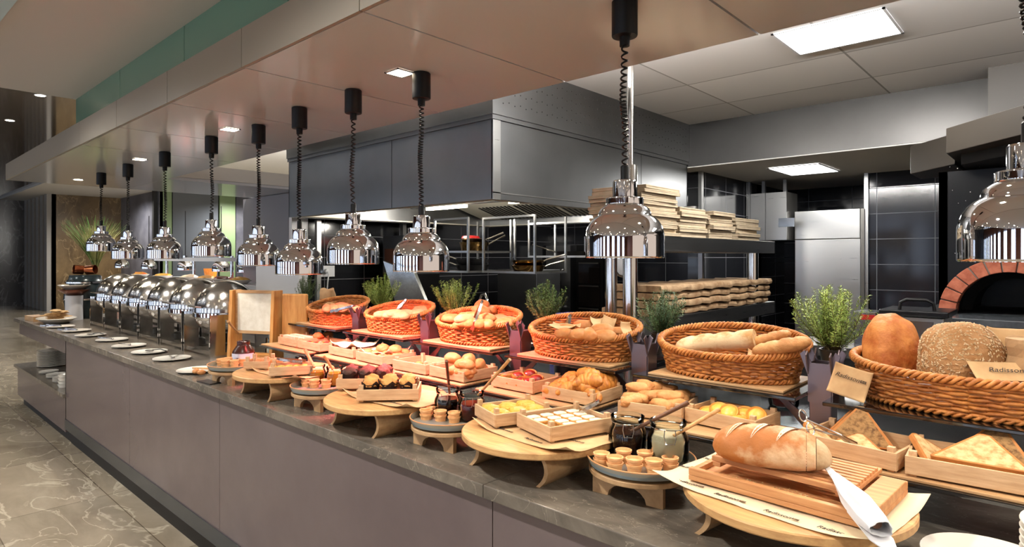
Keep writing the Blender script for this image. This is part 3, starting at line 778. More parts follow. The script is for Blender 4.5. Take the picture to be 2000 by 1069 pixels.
def crumpled_bag(w, d, h, lab, loc, rz=0, seed=1, mat='paper_bag', word=True, name='paper_bag', cat='paper bag', tilt=0):
    m = MB(); vs = []; fs = []; n = 28; k = 14; off = Vector((seed*3.3, seed, 0))
    for i in range(k+1):
        u = i/k; zz = h*u; sq = 1-.35*u**2
        for j in range(n):
            a = 2*pi*j/n; ca, sa = cos(a), sin(a); p_ = .6
            x = w/2*math.copysign(abs(ca)**p_, ca); y = d/2*math.copysign(abs(sa)**p_, sa)*sq
            q = Vector((x*14, y*14, zz*14))+off; f = 1+.16*noise.noise(q)+.1*noise.noise(q*2.1)
            vs.append((x*f, y*f, zz+(.02*noise.noise(q*1.4) if i == k else 0)))
    for i in range(k):
        for j in range(n): fs.append((i*n+j, i*n+(j+1) % n, (i+1)*n+(j+1) % n, (i+1)*n+j))
    fs.append(tuple(range(n-1, -1, -1))); fs.append(tuple(k*n+j for j in range(n)))
    t = m.add(vs, fs).build(name, mat, loc=loc, rot=(0, tilt, rz)); tag(t, lab, cat)
    if word: text('Radisson', .026, 'ink', t, (0, -d/2*1.18, h*.5), (pi/2, 0, .25))
    return t
def half_round_stand(loc, r, h, lab, rz=0, leg_dx=.11):
    """thick round wooden board on two arched legs"""
    t = thing('board_stand', lab, 'serving stand', loc, rz)
    n = 56; MB().lathe([(0, h-.022), (r-.004, h-.022), (r, h-.018), (r, h-.003), (r-.003, h), (0, h)], n).build('round_board', 'wood_board', t, smooth=True)
    for s in (-1, 1):
        # curved leg: thick bent plank, concave outside
        pts_o = []; pts_i = []
        hh = h-.022
        for i in range(11):
            u = i/10; z = hh*u; x = s*leg_dx+.026*(1-(2*u-1.1)**2)-.012
            pts_o.append((x+.007, z)); pts_i.append((x-.007, z))
        m = MB(); 
        m.prism_y(pts_o+pts_i[::-1], -r*.62, r*.62)
        m.build('leg', 'wood_rim', t, smooth=False)
    return t
def small_stand(loc, r, h, lab, rz=0):
    t = thing('plate_stand', lab, 'serving stand', loc, rz)
    MB().lathe([(0, h-.014), (r-.002, h-.014), (r, h-.012), (r, h-.002), (r-.002, h), (0, h)], 44).build('round_top', 'wood_rim', t, smooth=True)
    for s in (-1, 1):
        y0 = s*r*.55; w = r*.72; hh = h-.014
        o = [(-w, 0), (-w+.03, 0)]+[(-w*.55*cos(pi*i/8)*1.0, hh*.7*sin(pi*i/8)) for i in range(9)]+[(w-.03, 0), (w, 0), (w, hh), (-w, hh)]
        MB().prism_y(o, y0-.008, y0+.008).build('arched_leg', 'wood_rim', t)
    return t
def stone_plate(loc, r, lab):
    t = thing('stoneware_plate', lab, 'plate', loc)
    MB().lathe([(0, 0), (r*.8, 0), (r*.95, .008), (r, .026), (r, .029), (r-.004, .029), (r*.93, .010), (0, .006)], 48).build('glazed_body', 'ceramic_blue', t, smooth=True)
    MB().tube([((r-.0015)*cos(2*pi*i/48), (r-.0015)*sin(2*pi*i/48), .0295) for i in range(48)], .0022, 6, closed=True).build('brown_rim', 'wood_cut', t, smooth=True)
    return t
def rosemary(seed, h=.15, spread=.09, n=34, mat='leaf', lab='x'):
    rn = random.Random(seed); t = thing('potted_rosemary', lab, 'plant')
    fo = MB(); st = MB()
    for i in range(n):
        a = rn.uniform(0, 2*pi); lean = rn.uniform(.05, 1)*spread; hh = h*rn.uniform(.6, 1.05)*(1-.25*lean/spread)
        bx, by = rn.uniform(-.02, .02), rn.uniform(-.02, .02); pts = []; kk = 7
        for j in range(kk+1):
            u = j/kk; q_ = lean*(1.25*u-.25*u*u*u); pts.append(Vector((bx+q_*cos(a)+.004*sin(6*u+i), by+q_*sin(a)+.004*cos(5*u+i), hh*u**1.12)))
        st.tube(pts, [.0013*(1-.6*j/kk) for j in range(kk+1)], 4, cap=False)
        ln = int(hh/.0048)
        for j in range(ln):
            u = (j+.5)/ln
            if u < .12: continue
            f = u*kk; i0 = min(int(f), kk-1); p = pts[i0].lerp(pts[i0+1], f-i0); d = (pts[i0+1]-pts[i0]).normalized()
            for s in range(3):
                b = rn.uniform(0, 2*pi); o = Vector((cos(b), sin(b), 0)); o = (o-d*o.dot(d)).normalized()
                L = rn.uniform(.014, .024)*(1-.35*u); tip = p+o*L*.92+d*L*.5; sd = d.cross(o).normalized()*.0017
                mid = (p+tip)/2+d*.001
                fo.add([p, mid+sd, tip, mid-sd, mid+o.cross(sd).normalized()*.0004], [(0, 1, 2), (0, 2, 3), (0, 3, 1)])
    sm_ = st.build('stems', 'stem', t); fo.build('foliage', mat, sm_)
    MB().lathe([(0, -.085), (.030, -.085), (.040, -.005), (.043, 0), (.043, .004), (.037, .004), (.034, -.006), (0, -.008)], 28).build('pot', 'steel_dark', t, smooth=True)
    return t
# ---------- plants on the posts ----------
pl = [(1, 1626, .235, .14, 78, 'leaf_light', 'tall bright green rosemary plant between the baguettes and the orange loaf'),
      (2, 1292, .20, .125, 78, 'leaf_dark', 'dark green rosemary plant left of the baguette basket, before the steel posts'),
      (3, 1067, .21, .115, 60, 'leaf', 'rosemary plant left of the brown roll basket, below the pan racks'),
      (4, 885, .22, .135, 54, 'leaf_light', 'rosemary plant with yellow tips right of the sloped steel panel'),
      (5, 745, .22, .12, 54, 'leaf_light', 'rosemary plant glowing orange under the red lamp'),
      (6, 608, .20, .10, 40, 'leaf_dark', 'small green plant behind the leftmost wicker basket')]
for i, px, h, sp, n, mt, lb in pl:
    t = rosemary(i*7, h, sp, n, mt, lb)
    q = PY(px, 600, 2.345); t.location = (q.x, 2.345, 1.275)
    if i == 6: t.location.y = 2.31; MB().lathe([(0, CT-1.275), (.045, CT-1.275), (.04, -.096), (0, -.096)], 20).build('pot_stand', 'steel_dark', t, smooth=True); continue
    MB().box(-.045, .045, -.045, .045, -.095, -.086).box(-.004, .004, -.25, -.045, -.095, -.088).build('pot_bracket', 'bracket_metal', t)

# ---------- bread in the upper baskets ----------
Zr = ZB+.104
for i_, (bx_, kd, lb_, gp_) in enumerate(((BXs[5], 'long', 'long pale roll in the leftmost wicker basket', 'long rolls in the leftmost wicker basket'), (BXs[4], 'pale', 'pale roll lit red in the second wicker basket from the left', 'rolls in the second basket from the left'), (BXs[3], 'roll', 'roll heaped in the third wicker basket from the left', 'rolls heaped in the third basket'), (BXs[2], 'roll', 'brown roll in the basket next left of the baguettes', 'brown rolls in the third basket from the right'))):
    for q_ in range(11):
        u_ = q_*2.4; rr_ = .30+.5*((q_*.618) % 1)
        o = bpy.data.objects.new('bread_roll', bread(kd, q_)); COL.objects.link(o)
        o.location = (bx_+.2*rr_*cos(u_), 2.10+.105*rr_*sin(u_), ZB+.012+.030*(q_ % 2)); o.rotation_euler = (0, 0, u_*1.7); tag(o, lb_, 'bread roll', gp_)
place_bread('bread_roll', 'long', 'long pale roll in the leftmost wicker basket', 'bread roll', 'long rolls in the leftmost wicker basket', [(622, 606, 150), (645, 598, 170), (668, 598, 178, 0, .012), (690, 604, 20), (640, 612, 160), (668, 612, 10, 0, .0)], Zr, cr=(BXs[5], 2.105))
place_bread('bread_roll', 'pale', 'pale roll lit red in the second wicker basket from the left', 'bread roll', 'rolls in the second basket from the left', [(742, 625, 60), (762, 618, 50, 0, .01), (792, 612, 40), (815, 612, 10), (835, 604, 30, 0, .01), (775, 630, 20), (800, 626, 0), (722, 618, 70)], Zr, cr=(BXs[4], 2.105))
place_bread('bread_roll', 'roll', 'roll heaped in the third wicker basket from the left', 'bread roll', 'rolls heaped in the third basket', [(868, 640, 100, 0, -.01), (890, 636, 70), (902, 650, 95), (926, 634, 10), (945, 648, 160), (922, 618, 20, 0, .02), (938, 606, 60, 10, .045), (968, 606, 120, 0, .035), (985, 632, 30), (965, 640, 0), (950, 622, 60, 0, .02), (995, 628, 20), (905, 620, 150, 0, .015), (880, 622, 40), (948, 592, 170, 0, .065)], Zr, cr=(BXs[3], 2.105))
place_bread('bread_roll', 'pale', 'roll heaped in the third wicker basket from the left', 'bread roll', 'rolls heaped in the third basket', [(882, 628, 80, 0, .02), (1000, 620, 20, 0, .0)], Zr, cr=(BXs[3], 2.105))
place_bread('bread_roll', 'roll', 'brown roll in the basket next left of the baguettes', 'bread roll', 'brown rolls in the third basket from the right', [(1087, 655, 175), (1114, 664, 110), (1152, 652, 95, 0, .004), (1176, 644, 25, 0, .02), (1188, 658, 20), (1208, 650, 30), (1135, 666, 90), (1165, 668, 160), (1105, 644, 10, 0, .01), (1140, 636, 30, 0, .01)], Zr, cr=(BXs[2], 2.105))
for j, (px, py, w_, h_, a, sd) in enumerate([(1103, 636, .12, .07, 20, 4), (1168, 628, .07, .06, 60, 7), (1193, 630, .08, .06, -20, 9), (1222, 640, .06, .07, 70, 3)]):
    p = P(px, py, Zr+.03); paper(w_, h_, ['kraft paper liner on the left of the brown rolls', 'kraft paper scrap behind the brown rolls', 'crumpled kraft paper at the back of the brown roll basket', 'kraft paper standing at the right of the brown roll basket'][j], (p.x, p.y, Zr+.015), R(a), sd, .02, .01, tilt=(R([10, 40, 50, 60][j]), 0), name='paper_liner')
# baguettes
def baguette(L, r, lab, loc, rz, ry, mat, cut_side=1, seed=0, closed_both=False):
    t = thing('baguette', lab, 'baguette', loc, (0, ry, rz)); vs = []; fs = []; n = 24; k = 30; off = Vector((seed, 3, 1))
    for i in range(k+1):
        u = i/k; x = L*u
        env = min(1, (1-(max(0, .32-u)/.32)**2))**.5 if u < .32 else 1
        if closed_both and u > .7: env = max(0, 1-((u-.7)/.3)**2)**.5
        env = max(env, .03)
        for j in range(n):
            a = 2*pi*j/n; slash = .16*math.exp(-((((u*4.2+sin(a)*.35) % 1)-.5)/.13)**2)*max(0, sin(a)) if .1 < u < .92 else 0
            rr = r*env*(1-slash+.05*noise.noise(Vector((x*30, cos(a)*2, sin(a)*2))+off))
            vs.append((x, rr*cos(a)*1.15, rr*sin(a)*.85+r*.8))
    for i in range(k):
        for j in range(n): fs.append((i*n+j, i*n+(j+1) % n, (i+1)*n+(j+1) % n, (i+1)*n+j))
    fs.append(tuple(range(n-1, -1, -1)))
    if closed_both: fs.append(tuple(k*n+j for j in range(n)))
    MB().add(vs, fs).build('crust', mat, t, smooth=True, auto=False)
    if not closed_both:
        vs = [(L-.003, 0, r*.8)]; ring = []
        m = MB(); q = [(L*1.0-.0005+.004*noise.noise(Vector((j, seed, 0))), r*.985*cos(2*pi*j/n)*1.15, r*.985*sin(2*pi*j/n)*.85+r*.8) for j in range(n)]
        m.add(vs+q, [(0, 1+j, 1+(j+1) % n) for j in range(n)]); m.build('cut_face', 'crumb', t, smooth=True)
    return t
a_ = PY(1322, 682, 2.04); b_ = PY(1478, 668, 2.10)
d_ = b_-a_; baguette(d_.length, .040, 'pale baguette half with its cut end showing, lying in the wicker basket', (a_.x, a_.y, a_.z-.022), atan2(d_.y, d_.x), -math.asin(d_.z/d_.length), 'baguette', seed=2)
a_ = PY(1472, 690, 2.02); b_ = PY(1590, 668, 2.06); b_, a_ = a_, b_
d_ = b_-a_; baguette(d_.length, .029, 'browner baguette sticking out over the right rim of its wicker basket', (a_.x, a_.y, a_.z-.02), atan2(d_.y, d_.x), -math.asin(d_.z/d_.length), 'baguette_brown', seed=5, closed_both=True)
a_ = PY(1550, 650, 2.16); b_ = PY(1478, 668, 2.13)
d_ = b_-a_; baguette(d_.length*1.2, .024, 'dark crusted baguette half behind the one sticking out', (a_.x, a_.y, a_.z-.02), atan2(d_.y, d_.x), -math.asin(d_.z/d_.length), 'baguette_brown', seed=8, closed_both=True)
p = PY(1478, 694, 2.0); paper(.07, .05, 'torn kraft paper scrap under the baguettes', (p.x, p.y+.02, p.z-.004), .3, 3, .004, .01, tilt=(.3, 0), name='paper_liner')
# big loaves
c_ = PY(1748, 668, 2.10)
o = item(MB().blob(.068, .070, .118, 2, .035, 2.0, .05, 48, 36, ex=.55, sq=.8), 'bread_loaf', 'loaf_orange', 'orange-brown crusted loaf standing upright in the nearest basket', 'bread loaf', (-.405, 2.13, ZB+.012), (R(-6), R(-10), R(-42)))
c_ = PY(1858, 680, 2.10)
sl = thing('bread_loaf', 'round-shouldered loaf crusted all over with sunflower seeds', 'bread loaf', (c_.x+.022, 2.09, ZB+.014), (R(-6), R(4), R(40)))
lb_ = MB().blob(.095, .082, .111, 4, .03, 1.6, .05, 48, 36, ex=.5, sq=.85); lo_ = lb_.build('crust', 'loaf_seed', sl, smooth=True, auto=False)
sd = MB(); rn = random.Random(5); lv = [Vector(v) for v in lb_.v]; cen = Vector((0, 0, .108))
for q in range(2300):
    f = lb_.f[rn.randrange(len(lb_.f))]; w4 = [rn.random() for _ in range(4)]; s4 = sum(w4)
    p = sum((lv[i]*(w/s4) for i, w in zip(f, w4)), Vector()); nrm = (p-cen).normalized()
    t1 = nrm.cross(Vector((rn.uniform(-1, 1), rn.uniform(-1, 1), rn.uniform(-1, 1)))).normalized(); t2 = nrm.cross(t1)
    L_ = rn.uniform(.004, .0058); W_ = .0022; c0 = p+nrm*.0006
    sd.add([c0-t1*L_, c0+t2*W_, c0+t1*L_, c0-t2*W_, c0+nrm*.0022], [(0, 1, 4), (1, 2, 4), (2, 3, 4), (3, 0, 4)])
tag(sd.build('seeds', 'seed', sl), kind='stuff')
p = PY(1965, 700, 2.12); crumpled_bag(.17, .12, .17, 'crumpled brown paper bag at the right end of the nearest basket', (-.055, 2.13, ZB+.03), .75, 4)
p = PY(1990, 650, 2.2); paper(.15, .11, 'stiff kraft paper sheet standing behind the crumpled bag', (p.x, 2.2, ZB+.16), .5, 6, .008, .02, tilt=(1.1, 0), words=[(-.02, 0, .2)])
p = PY(1960, 720, 2.0); paper(.15, .07, 'folded kraft paper lying over the right front rim of the nearest basket', (p.x, 2.03, ZB+.115), .5, 8, .004, .0, tilt=(.6, 0), words=[(0, 0, 0)])
p = PY(1655, 745, 2.0); paper(.10, .09, 'kraft paper sheet with dark script standing at the left end of the nearest basket', (p.x+.01, 1.985, p.z), .12, 5, .003, .012, tilt=(1.25, .25), words=[(-.01, .012, 0)], wsz=.018)
# tongs in the baskets
p = P(690, 592, ZB+.16); tongs((p.x, p.y, ZB+.135), R(185), 'steel tongs lying across the rim of the leftmost basket', .19, .02, tilt=R(12))
p = PY(786, 600, 2.1); t = tongs((p.x, 2.13, ZB+.165), R(210), 'wooden-tipped tongs stuck in the second basket from the left', .11, .05, tilt=R(50), tips='wood_dark')
p = PY(953, 592, 2.06); tongs((p.x, 2.03, p.z), R(230), 'dark tongs standing in the roll heap of the third basket', .13, .09, tilt=R(68), tips='wood_dark')
p = PY(1125, 618, 2.08); tongs((p.x, 2.05, p.z-.004), R(235), 'polished steel tongs standing in the brown roll basket', .13, .05, tilt=R(74))
crumpled_bag(.11, .07, .07, 'crumpled brown paper bag lying at the back of the leftmost basket', PY(640, 585, 2.22), .2, 9, word=False)

# ---------- lower tier crates ----------
ZC = ZLo+.008
cr = [((-.305, 1.752), .30, .20, 4, 'crate with bread triangles at the right edge of the lower tier'),
      ((-.565, 1.785), .245, .20, -8, 'crate of seeded bread triangles with scissor tongs on its rim'),
      ((-.926, 1.835), .235, .17, -4, 'crate of round egg pastries below the baguette basket'),
      ((-1.135, 1.765), .215, .215, 12, 'crate heaped with seeded finger rolls'),
      ((-1.483, 1.785), .23, .20, 2, 'crate heaped with croissants'),
      ((-1.768, 1.80), .225, .19, 0, 'crate of dark fruit pastries left of the croissants'),
      ((-2.132, 1.775), .235, .20, -2, 'crate of oval brown rolls below the third wicker basket'),
      ((-2.384, 1.760), .235, .19, 2, 'shallow crate of pale biscuits lit red'),
      ((-2.74, 1.79), .25, .20, -3, 'crate of small rolls lined with white paper'),
      ((-3.02, 1.80), .24, .19, 0, 'crate lined with bright yellow-lit paper'),
      ((-3.36, 1.80), .25, .20, 0, 'crate of small tarts topped with dark berries'),
      ((-3.60, 1.80), .22, .20, 0, 'long crate of frosted pastries at the far end of the lower tier')]
for (x, y), L_, D_, a, lb in cr: crate(L_, D_, .05, lb, (x, y, ZC), R(a))
def tri_slice(w, h, th, lab, loc, rot, mat='crumb_dark'):
    t = thing('bread_slice', lab, 'bread slice', loc, rot)
    pts = [(-w/2, 0), (w/2, 0), (w*.08, h*.96), (-w*.04, h*.97)]
    n = []; 
    MB().prism([(-w/2+.006, .004), (w/2-.006, .004), (w*.07, h*.93), (-w*.03, h*.94)], -.0006, th+.0006).build('crumb', mat, t, bevel=.0008)
    MB().prism([(-w/2, 0), (w/2, 0), (w/2+.002, .006), (w*.08+.002, h*.96), (0, h), (-w*.04-.002, h*.97), (-w/2-.002, .006)], 0, th).build('crust', 'crust', t, bevel=.002)
    return t
zz = ZC+.012
tri_slice(.17, .105, .012, 'dark speckled bread triangle standing upright in the crate', (-.44, 1.90, zz), (R(68), 0, R(8)))
tri_slice(.15, .09, .012, 'second bread triangle leaning behind the upright one', (-.46, 1.925, zz), (R(72), 0, R(14)))
tri_slice(.13, .085, .013, 'bread triangle lying flat with its golden crust forward', (-.43, 1.815, zz+.004), (R(14), 0, R(5)), 'crumb')
tri_slice(.12, .08, .013, 'bread triangle half hidden at the left of the crate', (-.515, 1.85, zz), (R(30), R(8), R(70)), 'crumb')
tri_slice(.19, .125, .014, 'large pale bread triangle lying on top in the crate at the right edge', (-.165, 1.815, zz+.022), (R(22), 0, R(2)), 'crumb')
tri_slice(.18, .12, .014, 'darker bread triangle standing behind the pale one', (-.15, 1.90, zz+.004), (R(50), 0, R(-4)))
tri_slice(.14, .09, .014, 'bread triangle edge-on at the left end of the crate at the right edge', (-.25, 1.86, zz), (R(40), 0, R(80)), 'crumb')
# scissor tongs
st = thing('scissor_tongs', 'steel scissor tongs with two finger loops on the bread triangle crate', 'tongs', (0, 0, 0))
q0 = PY(1640, 850, 1.80); q1 = PY(1568, 812, 1.77); q2 = PY(1583, 838, 1.765); q3 = PY(1672, 868, 1.83)
for nm, c in (('finger_loop', q1), ('finger_loop', q2)):
    ax = Vector((.7369, .676, 0)); up = Vector((-.3, .3, .9)).normalized()
    MB().tube([tuple(c+ax*.010*cos(2*pi*i/20)+up*.016*sin(2*pi*i/20)) for i in range(20)], .0022, 6, closed=True).build(nm, 'chrome_soft', st, smooth=True)
MB().tube([q1+Vector((.008, 0, -.01)), q0, q3], [.003, .0035, .006], 6).build('blade', 'chrome_soft', st, smooth=True)
MB().tube([q2+Vector((.010, 0, 0)), q0+Vector((0, 0, -.005)), q3+Vector((-.012, .01, -.006))], [.003, .0035, .006], 6).build('blade', 'chrome_soft', st, smooth=True)
# egg pastries
def pastry(r, lab, group, loc, rot=(0, 0, 0), top='custard', rim='danish'):
    t = thing('pastry', lab, 'pastry', loc, rot, group)
    MB().lathe([(0, 0), (r*.8, 0), (r, .008), (r*1.02, .016), (r*.92, .021), (r*.8, .016), (0, .014)], 28).build('crust', rim, t, smooth=True)
    MB().at((0, 0, .010)).blob(r*.76, r*.76, .009, 3, .06, 2, .3, 18, 10).build('filling', top, t, smooth=True, auto=False)
    return t
for px, py, dz, rx, rz in ((1478, 808, .03, .9, .3), (1492, 822, .012, .2, 0), (1410, 812, .012, .3, 0), (1440, 820, .012, .2, 0), (1425, 803, .03, .6, .2), (1385, 803, .012, .2, 0), (1455, 806, .02, .5, 0), (1405, 798, .03, .4, .4)):
    p = clampc(P(px, py, ZC+.02+dz), cr[2]); pastry(.031, 'round golden pastry with egg custard in the crate below the baguettes', 'egg pastries in the crate', (p.x, p.y, ZC+.006+dz), (rx, 0, rz))
# finger rolls
place_bread('finger_roll', 'piece', 'seeded brown finger roll in its crate', 'bread roll', 'seeded finger rolls heaped in a crate', [(1225, 772, 10), (1248, 762, 170, 0, .012), (1240, 776, 100), (1272, 772, 60), (1285, 768, 55, 0, .01), (1300, 756, 30, 0, .02), (1330, 768, 80, 0, .01), (1318, 782, 60), (1290, 790, 160), (1262, 748, 150, 0, .035), (1280, 752, 80, 0, .03), (1240, 752, 20, 0, .03), (1345, 780, 95), (1310, 770, 40, 0, .02), (1225, 785, 80), (1335, 788, 70)], ZC+.055, cr=cr[3])
place_bread('finger_roll', 'piece', 'seeded brown finger roll in its crate', 'bread roll', 'seeded finger rolls heaped in a crate', [(1240, 786, 20), (1275, 784, 120), (1308, 790, 30), (1255, 775, 60), (1330, 775, 0)], ZC+.032, cr=cr[3])
# croissants
for i, (px, py, a, dz) in enumerate([(1092, 752, 40, .0), (1120, 742, 150, .02), (1150, 736, 20, .045), (1153, 752, 200, .04), (1180, 745, 60, .025), (1178, 762, 100, .0), (1118, 762, 210, .0), (1145, 768, 160, .0), (1195, 756, 80, .01), (1165, 778, 190, -.01), (1080, 762, 70, -.01), (1135, 755, 330, .02)]):
    p = clampc(P(px, py, ZC+.04+dz), cr[4], .045)
    item(croissant(i, 1.15), 'croissant', 'croissant', 'golden ridged croissant heaped in the crate', 'croissant', (p.x, p.y, ZC+.016+dz), (R((i*37) % 30-15), R((i*23) % 24-12), R(a)), 'croissants heaped in a crate')
# fruit pastries
for i, (px, py, dz) in enumerate([(988, 738, .01), (1012, 736, .014), (1035, 732, .02), (1005, 750, 0), (1030, 748, .004), (1048, 742, .01), (980, 748, 0)]):
    p = clampc(P(px, py, ZC+.035+dz), cr[5]); pastry(.03, 'dark glazed pastry with berries in the crate left of the croissants', 'berry pastries in the crate', (p.x, p.y, ZC+.026+dz), (R(i*13 % 40-10), R(i*29 % 30-15), 0), 'berry', 'croissant')
place_bread('bread_roll', 'roll', 'brown oval roll in the crate below the third basket', 'bread roll', 'oval rolls in the crate below the third basket', [(884, 700, 170, 0, .045), (915, 702, 130, 0, .045), (880, 722, 80, 30, .02), (908, 716, 10, 0, .03), (866, 728, 60), (933, 712, 110, 0, .02), (900, 728, 20), (925, 732, 160), (890, 736, 10, 0, -.01)], ZC+.045, cr=cr[6])
place_bread('bread_roll', 'dark', 'dark round roll beside the oval rolls', 'bread roll', 'dark rolls beside the oval rolls', [(938, 728, 30), (950, 722, 80), (930, 738, 0)], ZC+.045, cr=cr[6])
place_bread('biscuit', 'small', 'pale biscuit in the shallow red-lit crate', 'biscuit', 'pale biscuits in the red-lit crate', [(775, 712, 10), (790, 716, 60), (805, 712, 20), (820, 720, 80), (835, 714, 0), (800, 724, 40), (818, 708, 50)], ZC+.035, cr=cr[7])
place_bread('bread_roll', 'round', 'small round roll in the paper-lined crate', 'bread roll', 'small rolls in the paper-lined crate', [(748, 680, 20, 0, .03), (772, 682, 60, 0, .03), (735, 692, 0), (755, 694, 40), (775, 694, 80), (720, 690, 10), (790, 690, 30), (742, 700, 0, 0, -.008)], ZC+.042, cr=cr[8])
p = Vector((-2.62, 1.89, ZC+.045)); paper(.2, .17, 'white paper liner of the small roll crate', p, .2, 11, .012, .03, 'paper_light', 'paper_liner')
p = Vector((-2.9, 1.89, ZC+.050)); paper(.22, .18, 'sheet of paper glaring under the red lamp in its crate', p, .0, 12, .014, .03, 'paper_light', 'paper_liner')
for i in range(6):
    pastry(.026, 'small tart with dark berries in the far crate', 'berry tarts in the far crate', (-3.32+.037*i, 1.85+.05*(i % 2), ZC+.018), (0, 0, 0), 'berry', 'danish')
for i in range(8):
    item(MB().box(-.028, .028, -.02, .02, 0, .02), 'pastry', 'flour', 'small white frosted square at the far end of the lower tier', 'pastry', (-3.565+.026*(i // 2)*1.9, 1.84+.055*(i % 2), ZC+.012+.026), 0, 'frosted squares in the far crate', False)
# dark round bread behind berry crate
p = PY(620, 658, 1.95); place_bread('bread_roll', 'dark', 'dark round roll below the leftmost basket', 'bread roll', 'dark rolls below the leftmost basket', [(622, 656, 0), (640, 654, 40)], ZC+.06)

# ================= COUNTER STANDS =================
HB = 1.05-CT
stands = [(-.49, 1.515, .25, 'large round wooden board on arched legs carrying the cutting board'),
          (-1.265, 1.51, .25, 'large round wooden board on arched legs carrying two pastry crates'),
          (-2.02, 1.46, .24, 'large round wooden board on arched legs carrying the muffin crates'),
          (-2.85, 1.46, .235, 'large round wooden board on arched legs carrying two fruit crates')]
for i, (x, y, r, lb) in enumerate(stands): half_round_stand((x, y, CT), r, HB, lb, R([-8, 0, 0, 0][i]), .14)
ss = [(-.91, 1.535, .153, 'B', 'with the black and the grey jars'), (-1.65, 1.465, .140, 'D', 'with two red jam jars'), (-2.48, 1.45, .14, 'F', 'with two orange honey jars'), (-3.31, 1.43, .15, 'H', 'beside the chocolate spread jar')]
for x, y, r, kx, lb in ss:
    small_stand((x, y, CT), r*.96, .070, 'small round wooden plate stand '+lb, R(5))
    stone_plate((x, y, CT+.070), r, 'blue-grey stoneware plate with brown rim '+lb)
ZP = CT+.070+.0065
def cups_at(pts, gname, lb, zp=ZP, pc=(0, 0, 1)):
    for px, py, two in pts:
        p = P(px, py, zp+.022)
        q_ = Vector((p.x-pc[0], p.y-pc[1])); mx = pc[2]-.034
        if q_.length > mx: q_ *= mx/q_.length
        p.x, p.y = pc[0]+q_.x, pc[1]+q_.y
        cup((p.x, p.y, zp), lb, gname)
        if two: cup((p.x, p.y, zp+.0158), lb, gname)
cups_at([(1177, 886, 1), (1175, 895, 1), (1201, 903, 1), (1218, 889, 1), (1239, 906, 1), (1260, 893, 1), (1277, 909, 1), (1309, 904, 1)][1:], 'wafer cups by the black and grey jars', 'pale orange wafer cup on the plate with the black and grey jars', pc=ss[0][:3])
cups_at([(812, 800, 1), (832, 808, 1), (847, 797, 1), (860, 810, 1), (876, 800, 1), (887, 813, 1), (910, 806, 1), (820, 793, 1)], 'wafer cups by the red jam', 'pale orange wafer cup on the plate with red jam jars', pc=ss[1][:3])
cups_at([(582, 743, 1), (598, 746, 1), (614, 748, 1), (637, 748, 1), (590, 737, 1), (608, 738, 1)], 'wafer cups by the orange jars', 'pale orange wafer cup on the plate with orange jars', pc=ss[2][:3])
cups_at([(413, 703, 1), (425, 706, 1), (440, 709, 1), (458, 709, 1), (420, 697, 1), (435, 699, 1), (447, 697, 1), (475, 706, 1), (412, 697, 1)], 'wafer cups by the chocolate spread', 'pale wafer cup on the far plate by the chocolate spread', pc=ss[3][:3])
# jars: base positions
def jar_at(px, py, mat, lb, fill, s, z=ZP, rz=0):
    p = P(px, py, z); return clip_jar((p.x, p.y, z), mat, lb, fill, s, rz), p
for x, y, mt, lb, fl, sc in ((-.985, 1.585, 'jam_dark', 'clip-top glass jar of black jam', .062, 1.12), (-.86, 1.60, 'tahini', 'clip-top glass jar of grey-beige spread', .072, 1.17),
    (-1.72, 1.52, 'jam_dark', 'clip-top glass jar of dark red jam, left of the pair', .066, .98), (-1.605, 1.535, 'jam_red', 'clip-top glass jar of bright red jam, right of the pair', .062, 1.0),
    (-2.60, 1.49, 'jam_orange', 'glass jar of orange honey, left of the pair', .07, .85), (-2.505, 1.525, 'jam_orange', 'glass jar of orange honey, right of the pair', .07, .85)):
    clip_jar((x, y, ZP), mt, lb, fl, sc, .6)
# spoons in the jars
def spoon_px(a, za, b, yb, lb, mat='wood_utensil', r=.0055, cat='spoon', paddle=None, name='wooden_spoon'):
    p0 = P(*a, za); p1 = PY(*b, yb); return spoon_tool(p0, p1, lb, mat, name, r, cat, paddle=paddle)
spoon_px((1232, 843), ZP+.075, (1345, 786), 1.66, 'wooden spatula with a black handle resting in the black jam jar', 'wood_dark', .006, 'spatula', name='wooden_spatula')
spoon_px((1315, 852), ZP+.085, (1405, 800), 1.68, 'pale wooden spoon resting in the grey spread jar')
spoon_px((878, 768), ZP+.06, (872, 705), 1.50, 'dark wooden spoon standing in the dark red jam', 'wood_dark')
spoon_px((934, 772), ZP+.07, (996, 702), 1.62, 'pale long wooden spoon slanting out of the bright red jam')
spoon_px((614, 718), ZP+.08, (596, 684), 1.46, 'curved wooden spoon with broad blade in the left orange jar', 'wood_cut', .007)
spoon_px((650, 722), ZP+.08, (633, 695), 1.46, 'curved wooden spoon in the right orange jar', 'wood_cut', .006)
# ---- board A: cutting board, loaf, knife in napkin ----
ZA = 1.05
pa = paper(.50, .345, 'large printed kraft sheet spread under the bread cutting board', (-.505, 1.500, ZA+.001), R(-7), 2, .003, .02, words=[(-.17, -.145, .08), (-.06, -.152, .05), (.06, -.156, .03), (.17, -.15, .05), (-.225, -.05, .1), (-.215, .05, .05), (-.18, .15, .05)], mat='paper_light', wsz=.0165)
cb = thing('cutting_board', 'slatted wooden bread cutting board with crumb tray', 'cutting board', (-.487, 1.520, ZA+.008), R(-3))
W_, D_ = .40, .275
MB().box(-W_/2, W_/2, -D_/2, D_/2, 0, .012).build('crumb_tray', 'wood_cut', cb, bevel=.002)
fr = MB().box(-W_/2, W_/2, -D_/2, -D_/2+.016, .012, .03).box(-W_/2, W_/2, D_/2-.016, D_/2, .012, .03).box(-W_/2, -W_/2+.014, -D_/2+.016, D_/2-.016, .012, .026).box(W_/2-.05, W_/2, -D_/2+.016, D_/2-.016, .012, .034)
fr.build('tray_frame', 'wood_cut', cb, bevel=.002)
